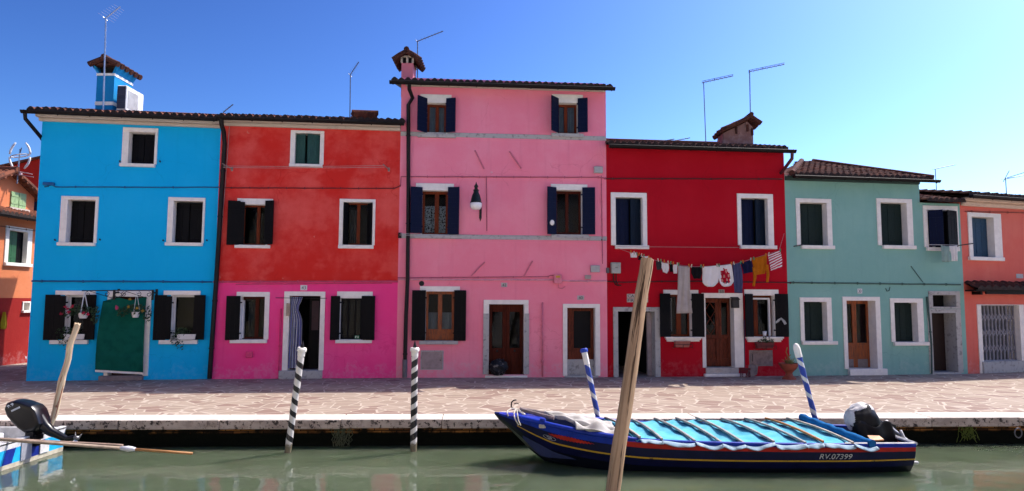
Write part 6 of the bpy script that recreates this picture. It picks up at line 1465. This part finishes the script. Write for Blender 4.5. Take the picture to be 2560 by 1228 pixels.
# covered outboard motor
mo = B3(2172, 1100, 11.65); mt = tag(empty('outboard_motor', mo), 'tilted outboard motor wrapped in a grey white cover on the blue boat', 'outboard motor')
def mp(x, y, Y=11.65): return B3(x, y, Y)-mo
mb = MB(); spine = [(2128,1086,.10,.12), (2122,1060,.19,.20), (2126,1034,.24,.24), (2146,1018,.28,.26), (2168,1020,.30,.27), (2190,1040,.28,.26), (2206,1062,.24,.23), (2224,1082,.17,.17), (2240,1096,.10,.11)]
random.seed(2)
rings = []; cpth = [mp(2150, 1076), mp(2150, 1068), mp(2152, 1058), mp(2158, 1048), mp(2170, 1046), mp(2184, 1056), mp(2200, 1072), mp(2216, 1086), mp(2232, 1096)]
N3 = 30
def cover_(a, b):
    # squashed wrapped volume: long axis tilts down to the right
    th = a*2*PI; ph = b*PI; r = 1+.03*math.sin(3*th+2*ph)+.018*math.sin(7*th-6*ph)+.012*math.sin(13*ph+5*th)
    ax = Vector((.80, 0, -.60)); bx = Vector((.60, 0, .80)); L = -math.cos(ph)
    lw = .40 if L > 0 else .24; fat = .27*(1-.35*max(0, L))
    c = mp(2151, 1046); return c+ax*(L*lw*r)+bx*(math.sin(ph)*fat*math.cos(th)*r)+Vector((0, 1, 0))*(math.sin(ph)*.24*math.sin(th)*r)
BLS_ = M('black_cover_shade', (.006, .006, .008), .5, .3, 6, .4, 20, spec=.2)  # black paints the shaded open part of the motor cover
def mcov(a, b):
    t = a+.03*math.sin(b*17)+.02*math.sin(b*41+1)
    return 1 if (.56 < t < .93 and b > .26+.10*math.sin(a*23)) or (t > .46 and b > .80 and t < .96) else 0
mb.grid(cover_, 72, 40, mif=mcov)
mb.build('cover', [M('grey_white_motor_cover', (.60, .58, .57), .6, .2, 4, .4, 10, col2=(.46, .45, .46)), BLS_], mt, smooth=True)
mb = MB(); 
mb.grid(lambda a, b: mp(2165, 1078)+Vector(((a-.5)*.62+.1*b, -.20-.05*math.sin(a*PI)-.02*math.sin(a*14), .16-.36*b+.05*math.sin(a*9))), 16, 8)
mb.build('shade_flap', BLS_, mt, smooth=True, solid=.01)  # black sheet carrying on the painted shade of the cover
mb = MB(); mb.tube([mp(2196, 1062), mp(2226, 1080), mp(2248, 1092)], [.09, .075, .06], 10); mb.box(*[v for c_ in zip((mp(2140, 1098)), (mp(2200, 1076))) for v in c_][:2], -.10, .10, mp(2140, 1100).z, mp(2140, 1080).z)
mb.build('leg', M('black_motor_metal', (.012, .012, .016), .35), mt, smooth=True, angle=50)
mb = MB(); a = mp(2229, 1060); mb.add([a, mp(2238, 1062), mp(2246, 1098), mp(2240, 1100), mp(2222, 1078)], [(0,1,2,3,4)]); mb.build('fin', MATS['black_motor_metal'], mt, solid=.03)
mb = MB().tube([mp(2252, 1076), mp(2258, 1094), mp(2266, 1108)], [.02, .035, .075], 8).tube([mp(2215, 1052), mp(2228, 1072), mp(2244, 1090)], [.03, .045, .06], 8); mb.build('strap', M('white_strap', (.6, .6, .62), .6), mt, smooth=True)
t_ = B3(2193, 1104, 11.0); tag(MB().add([(-.10, 0, .0), (.12, .02, .01), (.10, .12, .05), (-.08, .14, .05), (-.1, 0, .02), (.12, .02, .03), (.10, .12, .07), (-.08, .14, .07)], [(3,2,1,0),(4,5,6,7),(0,1,5,4),(1,2,6,5),(2,3,7,6),(3,0,4,7)]).build('orange_bailer', M('orange_plastic', (.5, .2, .05), .5), loc=t_), 'small orange board lying at the stern of the blue boat', 'board')

# ------------------------------------------------------------------ the white and blue boat at the left
X2 = at_z(160, 1126, WZ).x; y2 = at_z(160, 1126, WZ).y; y1 = 10.45
bt = tag(empty('motor_boat', (X2, (y1+y2)/2, WZ)), 'white motor boat with light blue striped stern at the left edge', 'boat')
hb_ = (y2-y1)/2; zt_ = .40
def hullrow(x, f): # outline at station x (negative = forward)
    return [(x, -hb_*f*.94, -.25), (x, -hb_*f*.97, .06), (x, -hb_*f*1.0, .30), (x, -hb_*f*1.04, zt_), (x, -hb_*f*.94, zt_), (x, -hb_*f*.92, .12), (x, hb_*f*.92, .12), (x, hb_*f*.94, zt_), (x, hb_*f*1.04, zt_), (x, hb_*f*1.0, .30), (x, hb_*f*.97, .06), (x, hb_*f*.94, -.25)]
rows = [hullrow(x, f) for x, f in ((0, 1), (-.8, 1.03), (-1.8, 1.03), (-3.0, .9), (-4.2, .5), (-4.9, .06))]
mb = MB()
for i in range(len(rows)-1):
    for j in range(11): mb.add([rows[i][j], rows[i][j+1], rows[i+1][j+1], rows[i+1][j]], [(3,2,1,0)], 1 if j in (1, 9) else 0)
BWH = paint('white_gelcoat', (.62, .62, .63)); BBL = paint('sky_blue_gelcoat', (.02, .42, .80)); BNV = paint('deep_blue_stripe', (.012, .03, .26)); BCR = paint('cream_boot_stripe', (.52, .48, .38))
mb.build('hull', [BWH, BBL], bt)
# transom with its stripes: pieces butted side by side
tr = MB(); yy = [-1, -.62, -.38, .02, .38, 1]; cols = [1, 2, 1, 2, 1]
for k in range(5):
    a, b = yy[k]*hb_*.97, yy[k+1]*hb_*.97; sh = .05 if k in (1, 2, 3) else 0
    tr.add([(0, a, .07), (0, b, .07), (.0, b+ (.08 if k < 4 else 0), .30), (.0, a+(.08 if k else 0), .30)], [(0,1,2,3)], cols[k])
tr.add([(0, -hb_*.97, -.25), (0, hb_*.97, -.25), (0, hb_*.97, .07), (0, -hb_*.97, .07)], [(0,1,2,3)], 3); tr.add([(0, -hb_*.97, .30), (0, hb_*.97, .30), (0, hb_*1.03, zt_), (0, -hb_*1.03, zt_)], [(0,1,2,3)], 0)
tr.box(-.10, .0, -hb_*1.03, hb_*1.03, zt_-.02, zt_+.02, 0); tr.box(-.12, -.002, -.2, .34, .12, zt_+.0, 0)
tr.box(.002, .02, .28, .50, .08, .27, 0); tr.box(.002, .016, -.16, .08, .06, .36, 4)
tr.build('transom', [BWH, BBL, BNV, BCR, M('grey_motor_plate', (.30, .31, .36), .5)], bt)
MB().box(-2.6, -.10, -hb_*.92, hb_*.92, .10, .121).build('deck', BWH, bt); MB().box(-1.5, -1.0, -hb_*.9, hb_*.9, .12, .32).build('seat', BWH, bt, bevel=.02)
# its black tilted outboard
hd = at_x(90, 1090, X2+.02); om = tag(empty('outboard_motor', hd), 'black outboard motor tilted up on the white and blue boat', 'outboard motor')
Ym = hd.y; q2 = lambda x, y, dy=0: at_y(x, y, Ym+dy)-hd
MBK = M('gloss_black_cowl', (.004, .004, .007), .3, .2, 5, .03, 20, spec=.35)
prof = [(25,1017), (30,1005), (48,999), (66,1002), (94,1012), (104,1022), (111,1040), (116,1058), (104,1074), (78,1080), (60,1068), (44,1052), (31,1036)]
cx_, cy_ = 74, 1046
mb = MB(); lay = [(-.17, .78), (-.155, .93), (-.11, 1.0), (0, 1.02), (.11, 1.0), (.155, .93), (.17, .78)]
for dy, s_ in lay:
    for x, y in prof: mb.v.append(tuple(q2(cx_+(x-cx_)*s_, cy_+(y-cy_)*s_)+Vector((0, dy, 0))))
np_ = len(prof)
for i in range(len(lay)-1):
    for k in range(np_): mb.f.append((i*np_+k, (i+1)*np_+k, (i+1)*np_+(k+1) % np_, i*np_+(k+1) % np_)); mb.mi.append(0)
mb.f += [tuple(range(np_)), tuple(reversed([(len(lay)-1)*np_+k for k in range(np_)]))]; mb.mi += [0, 0]
co_ = mb.build('cowl', MBK, om, smooth=True, angle=22); b_ = co_.modifiers.new('bevel', 'BEVEL'); b_.width = .012; b_.segments = 2; b_.limit_method = 'ANGLE'
t0 = q2(52, 1015)+Vector((0, -.176, 0)); LB = M('pale_motor_lettering', (.45, .5, .6), .5)
tt = text_mesh('power_mark', '9.9', .05, LB, om, q2(45, 1010)+Vector((0, -.178, .0)), width=.11); tt.rotation_euler = (PI/2, -.45, 0)
dc = MB().box(-.075, .075, -.003, .003, -.014, .014).build('stripe', LB, om); dc.location = q2(58, 1019)+Vector((0, -.175, 0)); dc.rotation_euler.y = -.45
mb = MB(); mb.tube([q2(96, 1046), q2(112, 1066), q2(128, 1080), q2(150, 1090), q2(166, 1098)], [.12, .095, .075, .06, .05], 12); mb.tube([q2(148, 1088), q2(160, 1100), q2(186, 1094)], [.045, .05, .04], 10)
mb.add([q2(140, 1088), q2(172, 1090), q2(176, 1094), q2(142, 1096)], [(0,1,2,3)]); mb.build('leg', MBK, om, smooth=True, angle=45)
mb = MB(); c = q2(192, 1095)
for k in range(3):
    a0 = k*2*PI/3
    mb.grid(lambda s, t, a0=a0: c+Vector((.03*(s-.5)*2*t, .10*t*math.cos(a0+(s-.5)*1.1), .10*t*math.sin(a0+(s-.5)*1.1))), 6, 5)
mb.tube([c+Vector((-.06, 0, 0)), c+Vector((.03, 0, 0))], .03, 10); mb.build('propeller', M('dull_aluminium_blade', (.25, .25, .26), .35, metal=.7), om, smooth=True, solid=.006)
mb = MB(); mb.box(-.10, .03, -.12, -.06, -.05, .12).box(-.10, .03, .06, .12, -.05, .12).box(-.06, .06, -.10, .10, -.06, .02).box(-.02, .05, -.05, .05, -.16, .1); mb.build('clamp', MBK, om)
# oars
def stick(p, q_, r, mat, lab, name, blade=None):
    a = at_y(p[0], p[1], p[2]); b = at_y(q_[0], q_[1], q_[2]); t = tag(empty(name, a), lab, 'oar', 'oars laid over the white boat'); d = b-a
    if blade:
        f0, f1 = blade; MB().tube([d*0, d*f0], r, 8).build('shaft', mat, t, smooth=True); m_ = (f0+f1)/2
        MB().tube([d*f0, d*(f0+.02), d*m_, d*(f1-.01), d*f1], [r, r*1.5, r*1.7, r*1.4, r], 10).build('wrapping', M('white_tape', (.62, .62, .68), .7), t, smooth=True)
        MB().tube([d*f1, d], r*.8, 8).build('tip', M('orange_shaft_wood', (.42, .20, .07), .6), t, smooth=True)
    else: MB().tube([d*0, d*.4, d*.97, d], [r, r, r*.9, r*.8], 8).build('shaft', mat, t, smooth=True)
OARW = M('pale_oar_wood', (.36, .27, .20), .65, .35, 8, .15, 40)
stick((-160,1090,10.9), (307,1114,11.0), .026, M('grey_oar_wood', (.32, .22, .17), .65), 'shorter brown oar pole sticking out over the white boat stern', 'oar')
stick((-200,1084,10.6), (481,1134,10.7), .026, OARW, 'longer oar pole with white wrapping reaching over the water', 'oar', (.735, .79))
# weeds on the canal wall
def weed(px, py, n, h_, lab, mat, seed):
    random.seed(seed); u, z = Q.uz(px, py, -.10); f = MB()
    for _ in range(n):
        x = random.gauss(0, .10); y = -random.uniform(.02, .10); P = [Vector((x, 0, 0))]
        for k in range(5): P.append(P[-1]+Vector((random.gauss(0, .035), -random.uniform(.0, .02), -h_/5*random.uniform(.5, 1.2))))
        f.tube(P, .005, 4); 
    f.leaves((0, -.06, -h_*.45), (.14, .06, h_*.5), n*3, .035)
    Q.one(f, 'wall_weed', mat, u, -.12, z, lab, 'weed', 'weeds on the canal wall')
weed(855, 1072, 34, .36, 'dark stringy weed hanging on the canal wall between the striped poles', M('dark_weed', (.10, .11, .06), .8, .5, 20), 3)
weed(2418, 1066, 22, .28, 'yellow green weed on the canal wall right of the blue boat', M('bright_weed', (.12, .16, .02), .8, .5, 20), 4)
u, z = Q.uz(2540, 1072, 0); mb = MB().tube([(.07*math.sin(a*2*PI/16), -.03, .09*math.cos(a*2*PI/16)-.05) for a in range(17)], .012, 6)
Q.one(mb, 'mooring_ring', ALUD, u, .02, z-.02, 'metal mooring ring on the quay face at the right edge', 'ring')
